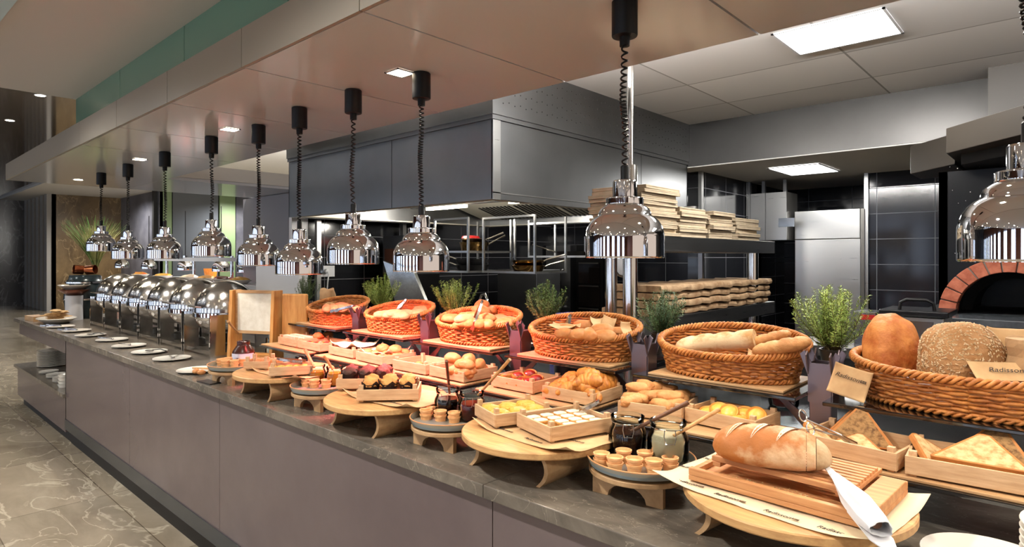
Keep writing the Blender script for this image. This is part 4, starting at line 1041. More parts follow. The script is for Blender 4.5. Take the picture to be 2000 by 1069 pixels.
gr = MB().box(-W_/2+.035, -W_/2+.055, -D_/2+.055, D_/2+.01, .030, .040).box(W_/2-.085, W_/2-.055, -D_/2+.055, D_/2+.01, .034, .044)
gr.build('cross_bar', 'wood_cut', cb, bevel=.001)
for i in range(10):
    y = -D_/2+.06+i*.0205; MB().box(-W_/2+.03, W_/2-.056, y, y+.013, .040, .052).build('slat', 'wood_cut', cb, bevel=.001)
cm = MB(); rn = random.Random(3)
for i in range(420):
    x, y = rn.gauss(-.02, .09), rn.gauss(-D_/2+.04, .013); s = rn.uniform(.0008, .002)
    if abs(x) < W_/2-.02 and y > -D_/2+.018: cm.box(x-s, x+s, y-s, y+s, .012, .012+s*1.6)
cmo = cm.build('bread_crumbs', 'crumb', None); cmo.location = cb.location; cmo.rotation_euler = cb.rotation_euler; tag(cmo, 'scattered pale crumbs in the tray of the cutting board', 'crumbs', kind='stuff')
lf = thing('bread_loaf', 'long floury brown loaf with diagonal slashes, already cut near its end, on the cutting board', 'bread loaf', (-.53, 1.475, ZA+.058), R(17))
def loaf_mesh(L, ry, rz, x0, x1, seed):
    vs = []; fs = []; n = 36; k = 40; off = Vector((seed, 0, 0))
    for i in range(k+1):
        x = x0+(x1-x0)*i/k; u = x/(L/2); env = max(1-abs(u)**3.2, .002)**.5
        for j in range(n):
            a = 2*pi*j/n; sl_ = 0
            s_ = sin(a)
            for c0 in (-.055, .0, .05):
                dd = (x-c0-.028*cos(a)) / .0065
                sl_ = max(sl_, math.exp(-dd*dd))
            rr = 1-.07*sl_*max(0, s_)+.03*noise.noise(Vector((x*22, cos(a)*1.5, s_*1.5))+off)
            y = ry*env*rr*cos(a); z = rz*env*rr*s_
            if z < 0: z *= .55
            vs.append((x, y, z+rz*.55))
    for i in range(k):
        for j in range(n): fs.append((i*n+j, i*n+(j+1) % n, (i+1)*n+(j+1) % n, (i+1)*n+j))
    fs.append(tuple(range(n-1, -1, -1))); fs.append(tuple(k*n+j for j in range(n)))
    return MB().add(vs, fs)
loaf_mesh(.255, .061, .062, -.1272, .078, 1).build('crust', 'loaf_white', lf, smooth=True)
loaf_mesh(.255, .061, .062, .0795, .098, 1).build('cut_slice', 'loaf_white', lf, smooth=True)
loaf_mesh(.265, .058, .058, .0995, .1322, 3).build('end_piece', 'loaf_end', lf, smooth=True)
for c0 in (-.065, -.01, .045):
    vs = []; fs = []
    for i in range(19):
        a = R(25)+R(115)*i/18; w_ = .0075*sin(pi*i/18)+.0008
        for q_ in (-1, 0, 1):
            x = c0+.036*cos(a)+q_*w_; env = max(1-abs(x/.1275)**3.2, .002)**.5; rr = 1.012-.03*(q_ == 0)+.03*noise.noise(Vector((x*22, cos(a)*1.5, sin(a)*1.5))+Vector((1, 0, 0)))
            vs.append((x, .061*env*rr*cos(a), .062*env*rr*sin(a)+.062*.55))
    for i in range(18):
        for q_ in range(2): b0 = i*3+q_; fs.append((b0, b0+1, b0+4, b0+3))
    MB().add(vs, fs).build('pale_slash', 'flour', lf, smooth=True)
# knife wrapped in napkin
a_ = P(1618, 915, ZA+.075); b_ = P(1722, 1035, ZA+.045); d_ = b_-a_
kn = thing('bread_knife', 'bread knife wrapped in a white cloth napkin lying across the cutting board', 'knife', a_, (0, math.asin(-d_.z/d_.length), atan2(d_.y, d_.x)))
L_ = d_.length; vs = []; fs = []; n = 24; k = 16
for i in range(k+1):
    u = i/k; r = .008+.016*min(1, u*2.2)-(.006*max(0, (u-.8)/.2))
    for j in range(n): a = 2*pi*j/n; q = 1+.10*sin(3*a+u*4)+.06*sin(7*a); vs.append((L_*(.14+.86*u), r*q*cos(a)*1.15, r*q*sin(a)*.85))
for i in range(k):
    for j in range(n): fs.append((i*n+j, i*n+(j+1) % n, (i+1)*n+(j+1) % n, (i+1)*n+j))
o = MB().add(vs, fs).build('napkin', 'cloth_white', kn, smooth=True); so = o.modifiers.new('s', 'SOLIDIFY'); so.thickness = .0015
MB().prism([(-.03, -.002), (0, -.008), (.06, -.012), (.06, .012), (0, .006), (-.03, .0)], -.001, .001).build('napkin_tip', 'cloth_white', kn)
MB().prism([(L_*.6, -.02), (L_*1.0, -.02), (L_*1.28, .004), (L_*.98, .024), (L_*.6, .02)], -.022, -.0195).build('napkin_tail', 'cloth_white', kn)
MB().tube([(L_*.3, 0, 0), (L_*.93, 0, 0)], .009, 12).build('handle', 'wood_dark', kn, smooth=True)
# ---- board C: two crates ----
pc = paper(.42, .30, 'printed kraft sheet under the two pastry crates', (-1.22, 1.51, ZA+.001), R(-6), 5, .003, .03, words=[(-.1, -.11, .0), (.04, -.12, .0), (.13, .1, .1), (.12, -.03, .1)], wsz=.016)
crate(.168, .21, .045, 'crate of golden green-dusted squares on the round board', (-1.508, 1.455, ZA+.006), R(-22))
crate(.195, .235, .048, 'crate of sugar-dusted brown cake squares on the round board', (-1.31, 1.45, ZA+.006), R(-18))
def sq_cake(n, m, w, d, org, rz, lab, group, top, side, h=.026, skip=()):
    for i in range(n):
        for j in range(m):
            if (i, j) in skip: continue
            x = (i-(n-1)/2)*w; y = (j-(m-1)/2)*d; c, s = cos(rz), sin(rz)
            t = thing('cake_square', lab, 'cake', (org[0]+x*c-y*s, org[1]+x*s+y*c, org[2]), rz, group)
            MB().box(-w*.46, w*.46, -d*.46, d*.46, 0, h).build('cake_body', side, t, bevel=.003)
            MB().at((0, 0, h-.001)).blob(w*.40, d*.40, .0022, 1, .06, 3, .3, 24, 10, ex=.28, sq=.45).build('top_dusting', top, t, smooth=True, auto=False)
c, s = cos(R(-18)), sin(R(-18)); ox, oy = -1.31+.0975*c-.1175*s, 1.45+.0975*s+.1175*c
sq_cake(4, 4, .0425, .050, (ox, oy, ZA+.018), R(-18), 'brown cake square dusted with white sugar', 'sugar-dusted squares', 'cake_top', 'cake_side', skip=((3, 0), (2, 0)))
sq_cake(2, 1, .0425, .050, (ox+.0425*c+.075*s, oy+.0425*s-.075*c, ZA+.016), R(-18), 'crumbly brown cake square at the front of its crate', 'bare front squares', 'cake_side', 'cake_side', .018)
c, s = cos(R(-22)), sin(R(-22)); ox, oy = -1.508+.084*c-.105*s, 1.455+.084*s+.105*c
for i in range(2):
    for j in range(3):
        x = (i-.5)*.072; y = (j-1)*.066
        o = item(MB().blob(.036, .033, .022, i+j*2, .10, 3, .3, 24, 14, ex=.6, sq=.75), 'pastry', 'baklava', 'plump golden pastry dusted with green nuts on the round board', 'pastry', (ox+x*c-y*s, oy+x*s+y*c, ZA+.017), R(-22), 'green-dusted golden pastries')
p = PY(1168, 812, 1.66); tongs((p.x, p.y, ZA+.07), R(215), 'steel tongs leaning at the back corner of the sugar-dusted crate', .10, .03, tilt=R(30))
# ---- board E: muffins ----
paper(.40, .28, 'printed kraft sheet under the muffin crates', (-1.96, 1.49, ZA+.001), R(2), 7, .003, .03, words=[(-.1, -.1, 0), (.08, -.1, 0)], wsz=.016)
E1 = (-1.985, 1.30, ZA+.006); crate(.232, .15, .046, 'crate of muffins with golden tops, front of its board', E1, R(47))
E2 = (-2.225, 1.36, ZA+.006); crate(.225, .14, .046, 'crate of chocolate muffins, behind the golden ones', E2, R(47))
mg = muffin(True); mc = muffin(False); mg.scale = mc.scale = (1.16, 1.16, 1.16); c, s = cos(R(47)), sin(R(47)); first = {1: 1, 0: 1}
for org, gold, lb, gp in ((E1, 1, 'muffin with a golden crumb top in dark paper', 'golden muffins in the front crate'), (E2, 0, 'chocolate muffin in dark paper in the rear crate', 'chocolate muffins in the rear crate')):
    for i in range(3):
        for j in range(2):
            x, y = .045+i*.070, .045+j*.060; loc = (org[0]+x*c-y*s, org[1]+x*s+y*c, org[2]+.012); src = mg if gold else mc
            if first[gold]: src.location = loc; src['label'] = lb; src['group'] = gp; first[gold] = 0
            else: dup(src, loc, i*1.3+j, lb, gp)
# ---- board G ----
paper(.40, .28, 'plain kraft sheet under the two fruit crates', (-2.76, 1.48, ZA+.001), R(4), 8, .003, .03, words=[(-.05, -.1, 0)], wsz=.016)
crate(.19, .13, .045, 'crate with yellow pastries and red-handled tongs left of the orange jars', (-2.687, 1.30, ZA+.006), R(60))
crate(.12, .12, .04, 'small crate of red fruit behind the chocolate spread', (-2.96, 1.305, ZA+.006), R(45))
for i in range(4):
    place_bread('fruit_piece', 'small', 'red fruit piece in the small crate by the chocolate spread', 'fruit', 'red fruit pieces in the small crate', [(505+13*i, 702, i*40)], ZA+.05)
for i in range(5):
    pastry(.022, 'yellow filled pastry left of the orange jars', 'yellow pastries left of the orange jars', (-2.735+.018*i, 1.345+.030*i, ZA+.024), 0, 'custard', 'danish')
p = P(545, 702, ZA+.07); tongs((p.x, p.y, ZA+.062), R(40), 'steel tongs resting across the yellow pastry crate', .12, .03, tilt=R(6))
# extra small things at H: choc spread jar with label
p = P(470, 693, ZA+.0)
cj = thing('spread_jar', 'wide jar of chocolate spread with a pale blue paper label', 'jar', (-3.40, 1.50, ZP), .5)
MB().lathe([(0, 0), (.052, 0), (.058, .006), (.058, .062), (.055, .072), (.036, .100), (.034, .103), (.034, .120), (.036, .122), (.033, .124), (.031, .118), (0, .114)], 40).build('jar_body', 'syrup_choc', cj, smooth=True)
vs = []; fs = []; n = 24
for i in range(n+1):
    a = -pi*.95+pi*1.0*i/n
    for z in (.008, .060): vs.append((.0588*cos(a), .0588*sin(a), z))
for i in range(n): fs.append((2*i, 2*i+2, 2*i+3, 2*i+1))
lbm = MB().add(vs, fs).build('paper_label', 'label_blue', cj, smooth=True)
text('Zeo', .024, 'berry', cj, (.012, -.0592, .03), (pi/2, 0, .2), name='label_print')
spoon_px((466, 652), ZP+.10, (445, 628), 1.47, 'wooden spatula standing in the chocolate spread', name='wooden_spatula', r=.006)
bj = thing('storage_jar', 'ribbed glass jar with a dark spoon right of the chocolate spread', 'jar', (P(515, 700, CT).x, P(515, 700, CT).y+.06, CT))
MB().lathe([(0, 0), (.04, 0), (.045, .01), (.045, .10), (.042, .104), (.042, .13), (.039, .13), (.039, .104), (.042, .096), (.042, .012), (0, .006)], 32).build('glass_body', 'glass', bj, smooth=True)
MB().lathe([(0, .0065), (.0415, .0125), (.0415, .07), (0, .07)], 28).build('contents', 'milk', bj, smooth=True)
spoon_tool(Vector(bj.location)+Vector((.0, 0, .03)), Vector(bj.location)+Vector((.045, .02, .20)), 'dark wooden spoon leaning in the ribbed jar', 'wood_dark')
# ---- honeycomb frame stand ----
hf = thing('honeycomb_frame', 'wooden beehive frame holding pale wax comb in a wooden stand', 'honeycomb frame', (-3.95, 1.82, CT), R(26))
MB().box(-.148, .148, -.008, .008, .165, .185).box(-.148, .148, -.008, .008, .43, .45).box(-.148, -.134, -.008, .008, .185, .43).box(.134, .148, -.008, .008, .185, .43).build('wood_frame', 'wood_light', hf, bevel=.001)
MB().box(-.134, .134, -.006, .006, .185, .43).build('wax_comb', 'wax', hf)
for s in (-1, 1):
    MB().prism_x([(-.06, 0), (.06, 0), (.05, .45), (-.035, .45)], s*.162-.012, s*.162+.012).build('side_board', 'wood_honey', hf, bevel=.002)
MB().box(-.150, .150, -.05, .05, .02, .035).build('cross_board', 'wood_honey', hf)
bb = tag(MB().box(-.088, .088, -.012, .012, 0, .30).build('cutting_board', 'wood_honey', bevel=.01, loc=(-3.70, 1.965, ZC+.0005), rot=(0, 0, R(34))), 'tall wooden board with burnt ring marks standing right of the honeycomb frame', 'board')

# ================= CHAFING DISHES =================
def chafer():
    t = thing('chafing_dish', 'x', 'chafing dish')
    z0 = .278; r = .205
    dome = [(r*cos(a), z0+.012+r*1.06*sin(a)) for a in [pi/2*i/16 for i in range(17)]]; dome[-1] = (0, dome[-1][1])
    lid_ = MB().lathe(dome, 48).build('roll_top_lid', 'chrome_soft', t, smooth=True)
    MB().lathe([(r+.004, z0-.02), (r+.008, z0-.018), (r+.008, z0+.008), (r+.004, z0+.010)], 48, closed=False).build('band', 'chrome', t, smooth=True)
    MB().lathe([(0, z0-.145)]+[(r*.99*sin(a), z0-.012-.133*cos(a)) for a in [pi/2*i/12 for i in range(1, 13)]], 48).build('bowl', 'chrome', t, smooth=True)
    for s in (-1, 1):
        f = MB()
        f.box(s*.225-.0015, s*.225+.0015, -.195, -.10, 0, z0+.005).box(s*.225-.0015, s*.225+.0015, .10, .195, 0, z0+.005).box(s*.225-.0015, s*.225+.0015, -.195, .195, 0, .03)
        f.box(s*.225-.0015, s*.225+.0015, -.10, .10, z0-.03, z0+.005)
        f.build('side_plate', 'chrome_soft', t)
        for y_ in (-.200, .195): MB().box(s*.225-.012, s*.225+.004, y_, y_+.005, 0, z0+.008).build('leg_strip', 'chrome', t)
        MB().tube([(s*.205, 0, z0), (s*.245, 0, z0)], .010, 12).build('hinge_knob', 'chrome', t, smooth=True)
    MB().box(-.22, .22, -.19, -.185, .02, .045).box(-.22, .22, .185, .19, .02, .045).build('cross_rail', 'chrome_soft', t)
    MB().tube([(-.07, -.197, z0+.05), (-.07, -.23, z0+.055), (.07, -.23, z0+.055), (.07, -.197, z0+.05)], .006, 8).build('lid_handle', 'chrome', lid_, smooth=True)
    MB().lathe([(0, .0), (.045, 0), (.045, .05), (.03, .06), (0, .06)], 20).build('burner', 'steel_dark', t, smooth=True)
    return t
ch = None
names = ['nearest', 'second', 'third', 'fourth', 'fifth', 'farthest']
for i in range(6):
    X_ = -4.40-.487*i; lb = 'round chrome roll-top chafing dish, %s of the row of six' % names[i]
    if ch is None: ch = chafer(); ch.location = (X_, 1.82, CT); ch['label'] = lb
    else: dup(ch, (X_, 1.82, CT), label=lb)
    ch['group'] = 'roll-top chafing dishes'
# plates with servers along the counter edge
pm = None
pp = [((381, 727), 'white plate with a bread piece and spoon, nearest of the row along the counter edge', 0), ((336, 703), 'white plate with a folded blue-lit tongs, second from the near end', 1), ((292, 690), 'white plate with a black serving spoon, third from the near end', 2),
      ((252, 678), 'white plate before the third chafing dish', 1), ((219, 666), 'white plate before the fourth chafing dish', 1), ((177, 657), 'white plate before the fifth chafing dish', 2), ((150, 648), 'white plate near the soup kettle', 1), ((119, 640), 'farthest white plate of the row beside the bread basket tray', 1)]
for i, ((px, py), lb, k_) in enumerate(pp):
    p = P(px, py, CT)
    p.y = max(p.y, 1.39)
    if pm is None: pm = plate_mesh(.112, .014).build('plate', 'ceramic', smooth=True); o = pm
    else: o = pm.copy(); COL.objects.link(o)
    o.location = (p.x, p.y, CT); tag(o, lb, 'plate', 'plates for servers along the counter edge')
    wh = ['nearest plate', 'second plate', 'third plate', 'fourth plate', 'fifth plate', 'sixth plate', 'seventh plate', 'farthest plate'][i]
    if k_ == 1: tongs((p.x+.08, p.y-.02, CT+.016), R(150+i*9), 'steel tongs resting on the %s of the counter edge row' % wh, .19, .05)
    elif k_ == 2:
        s_ = thing('serving_spoon', 'dark serving spoon on the %s of the counter edge row' % wh, 'spoon', (p.x, p.y, CT+.014), R(20))
        MB().blob(.036, .024, .006, 1, .01, 1, .3, 16, 8).build('bowl', 'steel_dark', s_, smooth=True); MB().tube([(.03, 0, .01), (.11, 0, .02), (.16, 0, .012)], .004, 6).build('handle', 'steel_dark', s_, smooth=True)
    else:
        place_bread('bread_piece', 'small', 'toasted bread piece on the nearest plate of the counter edge row', 'bread', 'toasted pieces on the nearest plate', [(383, 722, 20), (393, 724, 70)], CT+.032)
        spoon_tool((p.x-.02, p.y-.02, CT+.022), (p.x+.10, p.y+.03, CT+.026), 'wooden spoon lying on the nearest plate of the counter edge row')
tag(MB().box(-.07, .07, -.03, .03, 0, .005).build('sign_plate', 'pan_dark', loc=(P(404, 748, CT).x, P(404, 748, CT).y+.01, CT), rot=(0, 0, R(5))), 'small flat black plate on the marble between the nearest plate and the first wooden stand', 'sign')
# soup kettle and copper mugs stand
p = P(168, 634, CT); kx, ky = p.x, 1.95
ky = 1.8; kx = PY(166, 600, ky).x
kt = thing('soup_kettle', 'dark teal barrel-shaped soup kettle at the far end of the chafing dishes', 'soup kettle', (kx, ky, CT))
MB().lathe([(0, 0), (.15, 0), (.16, .02), (.185, .12), (.195, .22), (.185, .32), (.165, .38), (.0, .38)], 40).build('kettle_body', 'kettle', kt, smooth=True)
MB().lathe([(.165, .38), (.178, .382), (.178, .40), (.16, .405)], 40).lathe([(.196, .20), (.199, .205), (.199, .215), (.196, .22)], 40).build('steel_bands', 'chrome_soft', kt, smooth=True)
MB().lathe([(.17, .405), (.15, .43), (.145, .47), (.0, .475)], 40).build('lid', 'kettle', kt, smooth=True)
MB().tube([(.19, -.05, .38), (.23, -.12, .30), (.24, -.14, .10), (.22, -.14, 0)], .006, 6).build('curved_support', 'chrome', kt, smooth=True)
for i, (px, lb) in enumerate(((160, 'copper-brown mug lying left atop the kettle stand'), (196, 'copper-brown mug lying right atop the kettle stand'))):
    q = (kx+(-.07 if i == 0 else .07), ky, CT+.476); o = MB().lathe([(0, 0), (.05, 0), (.052, .09), (.048, .09), (.046, .01), (0, .01)], 20).build('copper_mug', 'copper', smooth=True, loc=(q[0], q[1], q[2]+.05), rot=(R(85), 0, 2.4*i)); tag(o, lb, 'mug')
# tall grass in a vase
q = PY(187, 560, 1.99)
gp = thing('tall_grass', 'fan of tall yellow-green grass behind the soup kettle', 'plant', (q.x, 1.99, CT+.45))
gm_ = MB(); rn = random.Random(2)
for i in range(330):
    a = rn.uniform(0, 2*pi); L_ = rn.uniform(.5, .74); le = rn.uniform(.08, .55); pts = []
    for j in range(7):
        u = j/6; pts.append(Vector((le*cos(a)*u**1.6*L_, le*sin(a)*u**1.6*L_, L_*u*(1-.28*le*u))))
    w_ = .005
    for j in range(6):
        d = (pts[j+1]-pts[j]).normalized(); s_ = d.cross(Vector((sin(a*3), cos(a*3), .3))).normalized()*w_*(1-j/7)
        gm_.add([pts[j]-s_, pts[j]+s_, pts[j+1]+s_*.8, pts[j+1]-s_*.8], [(0, 1, 2, 3)])
gm_.build('blades', 'grass', gp)
MB().lathe([(0, -.45), (.07, -.45), (.05, -.25), (.06, 0), (.055, 0), (0, -.02)], 24).build('vase', 'glass_dark', gp, smooth=True)
# far end tray with bread basket
q = P(92, 628, CT)
tr = thing('bread_tray', 'pale oval tray heaped with flat breads at the far end of the counter', 'tray', (-7.62, 1.46, CT))
MB().lathe([(0, 0), (.10, 0), (.17, .05), (.165, .055), (.09, .01), (0, .01)], 32, 1.4, 1).build('tray_body', 'ceramic', tr, smooth=True)
for i in range(7):
    o = MB().blob(.12, .05, .012, i, .08, 2, .2, 18, 10).build('flat_bread', 'crumb', smooth=True, loc=(tr.location.x-.05+.02*i, 1.44+.02*(i % 3), CT+.022+.0165*i), rot=(0, 0, .5*i)); tag(o, 'pale flat bread in the tray at the far end', 'bread', 'flat breads in the far tray')
o = MB().box(-.14, .14, -.06, .06, 0, .05).build('wooden_box', 'wood_light', loc=(-8.08, 1.37, CT), rot=(0, 0, .1)); tag(o, 'small pale box at the far front corner of the counter', 'box')
q = PY(128, 585, 1.58)
bs = thing('bowl_stand', 'stacked bowls on a white stand beside the soup kettle', 'bowls', (q.x-.02, 1.66, CT))
MB().lathe([(0, 0), (.08, 0), (.08, .26), (0, .26)], 24).build('stand', 'white_trim', bs, smooth=True)
for i in range(2): MB().at((0, 0, .262+.05*i)).lathe([(0, 0), (.06, 0), (.15, .06), (.145, .062), (.055, .008), (0, .008)], 28).build('bowl', 'ceramic' if i else 'copper', bs, smooth=True)
# under-counter shelf crockery
def stack(n, r, loc, dz, lb, group, nm='plate', ct='plate', mat='ceramic', hh=.012):
    first_ = None
    for i in range(n):
        if first_ is None: first_ = plate_mesh(r, hh).build(nm, mat, smooth=True); o = first_
        else: o = first_.copy(); COL.objects.link(o)
        o.location = (loc[0], loc[1], loc[2]+dz*i); tag(o, lb, ct, group)
q = PY(102, 712, 1.52); stack(13, .135, (q.x, 1.52, .43), .0135, 'white plate in the tall stack on the open shelf under the counter end', 'tall plate stack under the counter')
for j, (px, n_) in enumerate(((93, 2), (108, 3), (121, 4))):
    q = P(px, 728+j*8, .43); stack(n_, .085, (q.x+.05, max(q.y, 1.38), .43), .012, 'white saucer in the %s pile on the open shelf' % ['left', 'middle', 'right'][j], '%s saucer pile' % ['left', 'middle', 'right'][j], 'saucer', 'saucer')
q = P(119, 757, .43)
for i in range(4):
    o = MB().lathe([(0, 0), (.035, 0), (.047, .028), (.044, .028), (.033, .004), (0, .004)], 24).build('small_bowl', 'ceramic', smooth=True, loc=(q.x, max(q.y, 1.34), .43+.03*i)); tag(o, 'small white bowl in the stack at the front edge of the open shelf', 'bowl', 'small bowl stack')
# big plates at the near right end
stack(3, .125, (-.125, 1.60, CT), .012, 'large white plate in the low stack at the bottom right', 'low plate stack bottom right', hh=.016)
stack(17, .105, (.034, 1.388, CT), .0125, 'white plate in the tall stack cut by the right edge', 'tall plate stack at the right edge', hh=.014)
# ================= KITCHEN =================
kt_ = MB().box(-4.9, 3.5, 2.44, 3.35, .88, .92).build('steel_worktop', 'steel_top', bevel=.003); tag(kt_, 'long brushed steel kitchen worktop behind the bread baskets', 'worktop')
kb = thing('kitchen_counter_base', 'dark kitchen counter base under the steel worktop', 'counter', (0, 0, 0))
MB().box(-4.88, 3.4, 2.5, 3.3, 0, .879).build('carcass', 'steel_dark', kb)
o = MB().box(-.62, -.30, 2.42, 2.44, 0, .92).build('tiled_strip', 'tile_small'); tag(o, 'small black mosaic strip below the nearest basket', 'panel')
# extraction hood
XL = -4.62; ho = thing('extractor_hood', 'large stainless steel extraction hood hanging over the kitchen', 'extractor hood', (0, 0, 0))
h = MB(); tk = .012; y0, y1 = 2.40, 4.69; xr = XC
h.box(XL, xr, y0, y0+tk, 1.92, 2.36).box(XL, xr, y1-tk, y1, 1.92, 2.36).box(XL, XL+tk, y0, y1, 1.92, 2.36).box(xr-tk, xr, y0+.0, y1, 1.92, 2.36).build('skirt', 'steel_hood', ho, bevel=.002)
MB().box(XL, xr+.012, y0-.012, y1, 2.36, 2.40).box(XL, xr+.02, y0-.02, y1, 2.385, ZK).build('crown', 'steel_hood', ho)
dts = MB(); 
for i in range(46):
    for j in range(4): dts.box(xr+.0195, xr+.0215, 2.46+i*.048, 2.466+i*.048, 2.45+j*.06+.01*(i % 2), 2.456+j*.06+.01*(i % 2))
tag(dts.build('crown_perforations', 'plinth_black', ho), kind='stuff')
MB().box(xr-.004, xr+.004, y0, y0+.06, 1.92, 2.36).box(xr, xr+.004, y0, y1, 1.955, 1.962).build('corner_trim', 'steel', ho)
sp_ = MB()
for x_ in (-3.26, -3.27): pass
MB().box(-3.262, -3.258, y0-.001, y0+.001, 1.92, 2.36).box(xr-.001, xr+.001, 3.96, 3.964, 1.92, 2.36).build('panel_seam', 'plinth_black', ho)
MB().box(XL+tk, xr-tk, y0+tk, y0+.10, 1.925, 1.935).box(XL+tk, xr-tk, y1-.10, y1-tk, 1.925, 1.935).box(xr-.10, xr-tk, y0+.10, y1-.10, 1.925, 1.935).box(XL+tk, XL+.10, y0+.10, y1-.10, 1.925, 1.935).build('gutter', 'baffle', ho)
MB().prism_x([(2.60, 1.99), (3.55, 2.25), (3.55, 2.27), (2.60, 2.01)], XL+.05, xr-.14).build('baffle_plate', 'baffle', ho)
MB().prism_x([(4.55, 1.99), (3.60, 2.25), (3.60, 2.27), (4.55, 2.01)], XL+.05, xr-.14).build('baffle_plate', 'baffle', ho)
for k_ in range(4):
    f = MB(); 
    for i in range(9): xx = -4.3+k_*.46+i*.048; f.prism_x([(4.54, 1.985), (4.20, 2.08), (4.20, 2.086), (4.54, 1.991)], xx, xx+.022)
    f.build('filter_slats', 'pan_dark', ho)
MB().box(XL+.1, xr-.1, 3.54, 3.60, 2.05, 2.27).box(XL+tk, xr-tk, y0+tk, y1-tk, 2.30, 2.32).build('inner_top', 'steel_hood', ho)
for x_ in (-4.0, -3.0):  # added lamps, there only to brighten the hood's dark underside
    MB().box(x_-.25, x_+.25, 3.50, 3.535, 2.02, 2.045).build('added_hood_fill', 'led_warm', ho)
    l = bpy.data.lights.new('added_hood_fill', 'POINT'); l.energy = 26; l.color = (1, .94, .84); l.shadow_soft_size = .06
    lo = bpy.data.objects.new('added_hood_fill_light', l); COL.objects.link(lo); lo.location = (x_, 3.5, 1.97)
# service gantry with two steel shelves
gt = thing('service_gantry', 'stainless steel pass with two deep shelves on round posts', 'shelf unit', (0, 0, 0))
GX = -1.56
MB().box(GX-.36, GX, 2.66, 4.45, 1.63, 1.712).build('upper_shelf', 'steel', gt, bevel=.002)
MB().box(GX-.36, GX, 2.66, 4.45, 1.21, 1.290).build('lower_shelf', 'steel', gt, bevel=.002)
for y_, z1 in ((2.60, 2.05), (4.15, 1.63)):
    MB().at((GX-.04, y_, 0)).lathe([(0, .92 if y_ < 3.3 else 0), (.036, .92 if y_ < 3.3 else 0), (.036, z1), (0, z1)], 24).build('round_post', 'chrome_soft', gt, smooth=True)
MB().at((GX-.04, 2.60, 0)).lathe([(0, 2.05), (.016, 2.05), (.016, ZK), (0, ZK)], 16).build('thin_post', 'chrome_soft', gt, smooth=True)
MB().at((GX-.15, 2.60, 0)).lathe([(0, .92), (.03, .92), (.03, 1.63), (0, 1.63)], 24).build('round_post', 'chrome_soft', gt, smooth=True)
MB().box(GX-.38, GX-.34, 2.7, 4.4, .0, 1.63).build('back_post', 'steel_hood', gt) if False else None
MB().box(GX-.36, GX-.33, 4.0, 4.03, 0, 1.63).build('back_post', 'steel_hood', gt)
# flat cardboard trays stacked on the gantry
def tray_stack(n, loc, L_, W_, th, lb, group, rz0=0, nm='folded_box', mat='cardboard', jit=.012, seed=1):
    rn = random.Random(seed); f0 = None
    for i in range(n):
        if f0 is None:
            m = MB().box(-W_/2, W_/2, -L_/2, L_/2, th*.35, th*.8).box(-W_/2, W_/2, -L_/2, -L_/2+.01, 0, th*.9).box(-W_/2, W_/2, L_/2-.01, L_/2, 0, th*.9).box(W_/2-.008, W_/2, -L_/2, L_/2, .0, th*.9).box(-W_/2, -W_/2+.008, -L_/2, L_/2, .0, th*.9)
            f0 = m.build(nm, mat, bevel=.002); o = f0
        else: o = f0.copy(); COL.objects.link(o)
        o.location = (loc[0]+rn.uniform(-jit, jit), loc[1]+rn.uniform(-jit, jit), loc[2]+th*i); o.rotation_euler = (0, 0, rz0+rn.uniform(-.03, .03)); tag(o, lb, 'box', group)
zu = 1.712
def yat(px): return PX(px, 460, GX).y
tray_stack(13, (GX-.17, (yat(1262)+yat(1338))/2-.04, zu), .36, .32, .0195, 'flat beige pizza box in the tallest stack on the upper steel shelf', 'tallest pizza box stack', 0, seed=2)
tray_stack(6, (GX-.17, 3.22, zu), .33, .32, .028, 'flat beige pizza box in the middle front stack on the upper shelf', 'middle pizza box stack', seed=3)
tray_stack(6, (GX-.17, 3.60, zu), .33, .32, .0275, 'flat beige pizza box in the third stack on the upper shelf', 'third pizza box stack', seed=4)
tray_stack(6, (GX-.17, 4.02, zu), .38, .30, .024, 'flat beige pizza box in the rear stack on the upper shelf', 'rear pizza box stack', seed=5)
def log_board():
    m = MB(); n = 34; L_ = 1.55
    for s_ in (1,):
        top = []; vs = []; fs = []
        for i in range(n+1):
            y = -L_/2+L_*i/n; e = .16+.008*sin(i*2.1)+.006*sin(i*5.3)
            z_ = .004*sin(i*1.3)
            for (x, z) in ((-e, 0+z_), (e, 0+z_), (e+.004, .016+z_), (e-.004, .032+z_), (-e, .032+z_)): vs.append((x, y, z))
        for i in range(n):
            for j in range(5): fs.append((i*5+j, i*5+(j+1) % 5, (i+1)*5+(j+1) % 5, (i+1)*5+j))
        fs += [(4, 3, 2, 1, 0), tuple(n*5+j for j in range(5))]
        m.add(vs, fs)
    return m
lg = None
for i in range(4):
    if lg is None: lg = log_board().build('natural_edge_board', 'cardboard_log', smooth=True); o = lg
    else: o = lg.copy(); COL.objects.link(o)
    o.location = (GX-.165+(.012 if i % 2 else 0), 3.55+.015*i, 1.2965+.0415*i); tag(o, 'long rough-edged wooden board in the pile of four on the lower steel shelf', 'board', 'rough-edged boards on the lower shelf')
# upper small things on boxes
o = MB().lathe([(0, 0), (.05, 0), (.05, .03), (0, .03)], 20).build('card_holder', 'steel', smooth=True, loc=(GX-.17, 3.5, zu+.1685)); tag(o, 'small steel holder lying on top of the pizza boxes', 'holder')
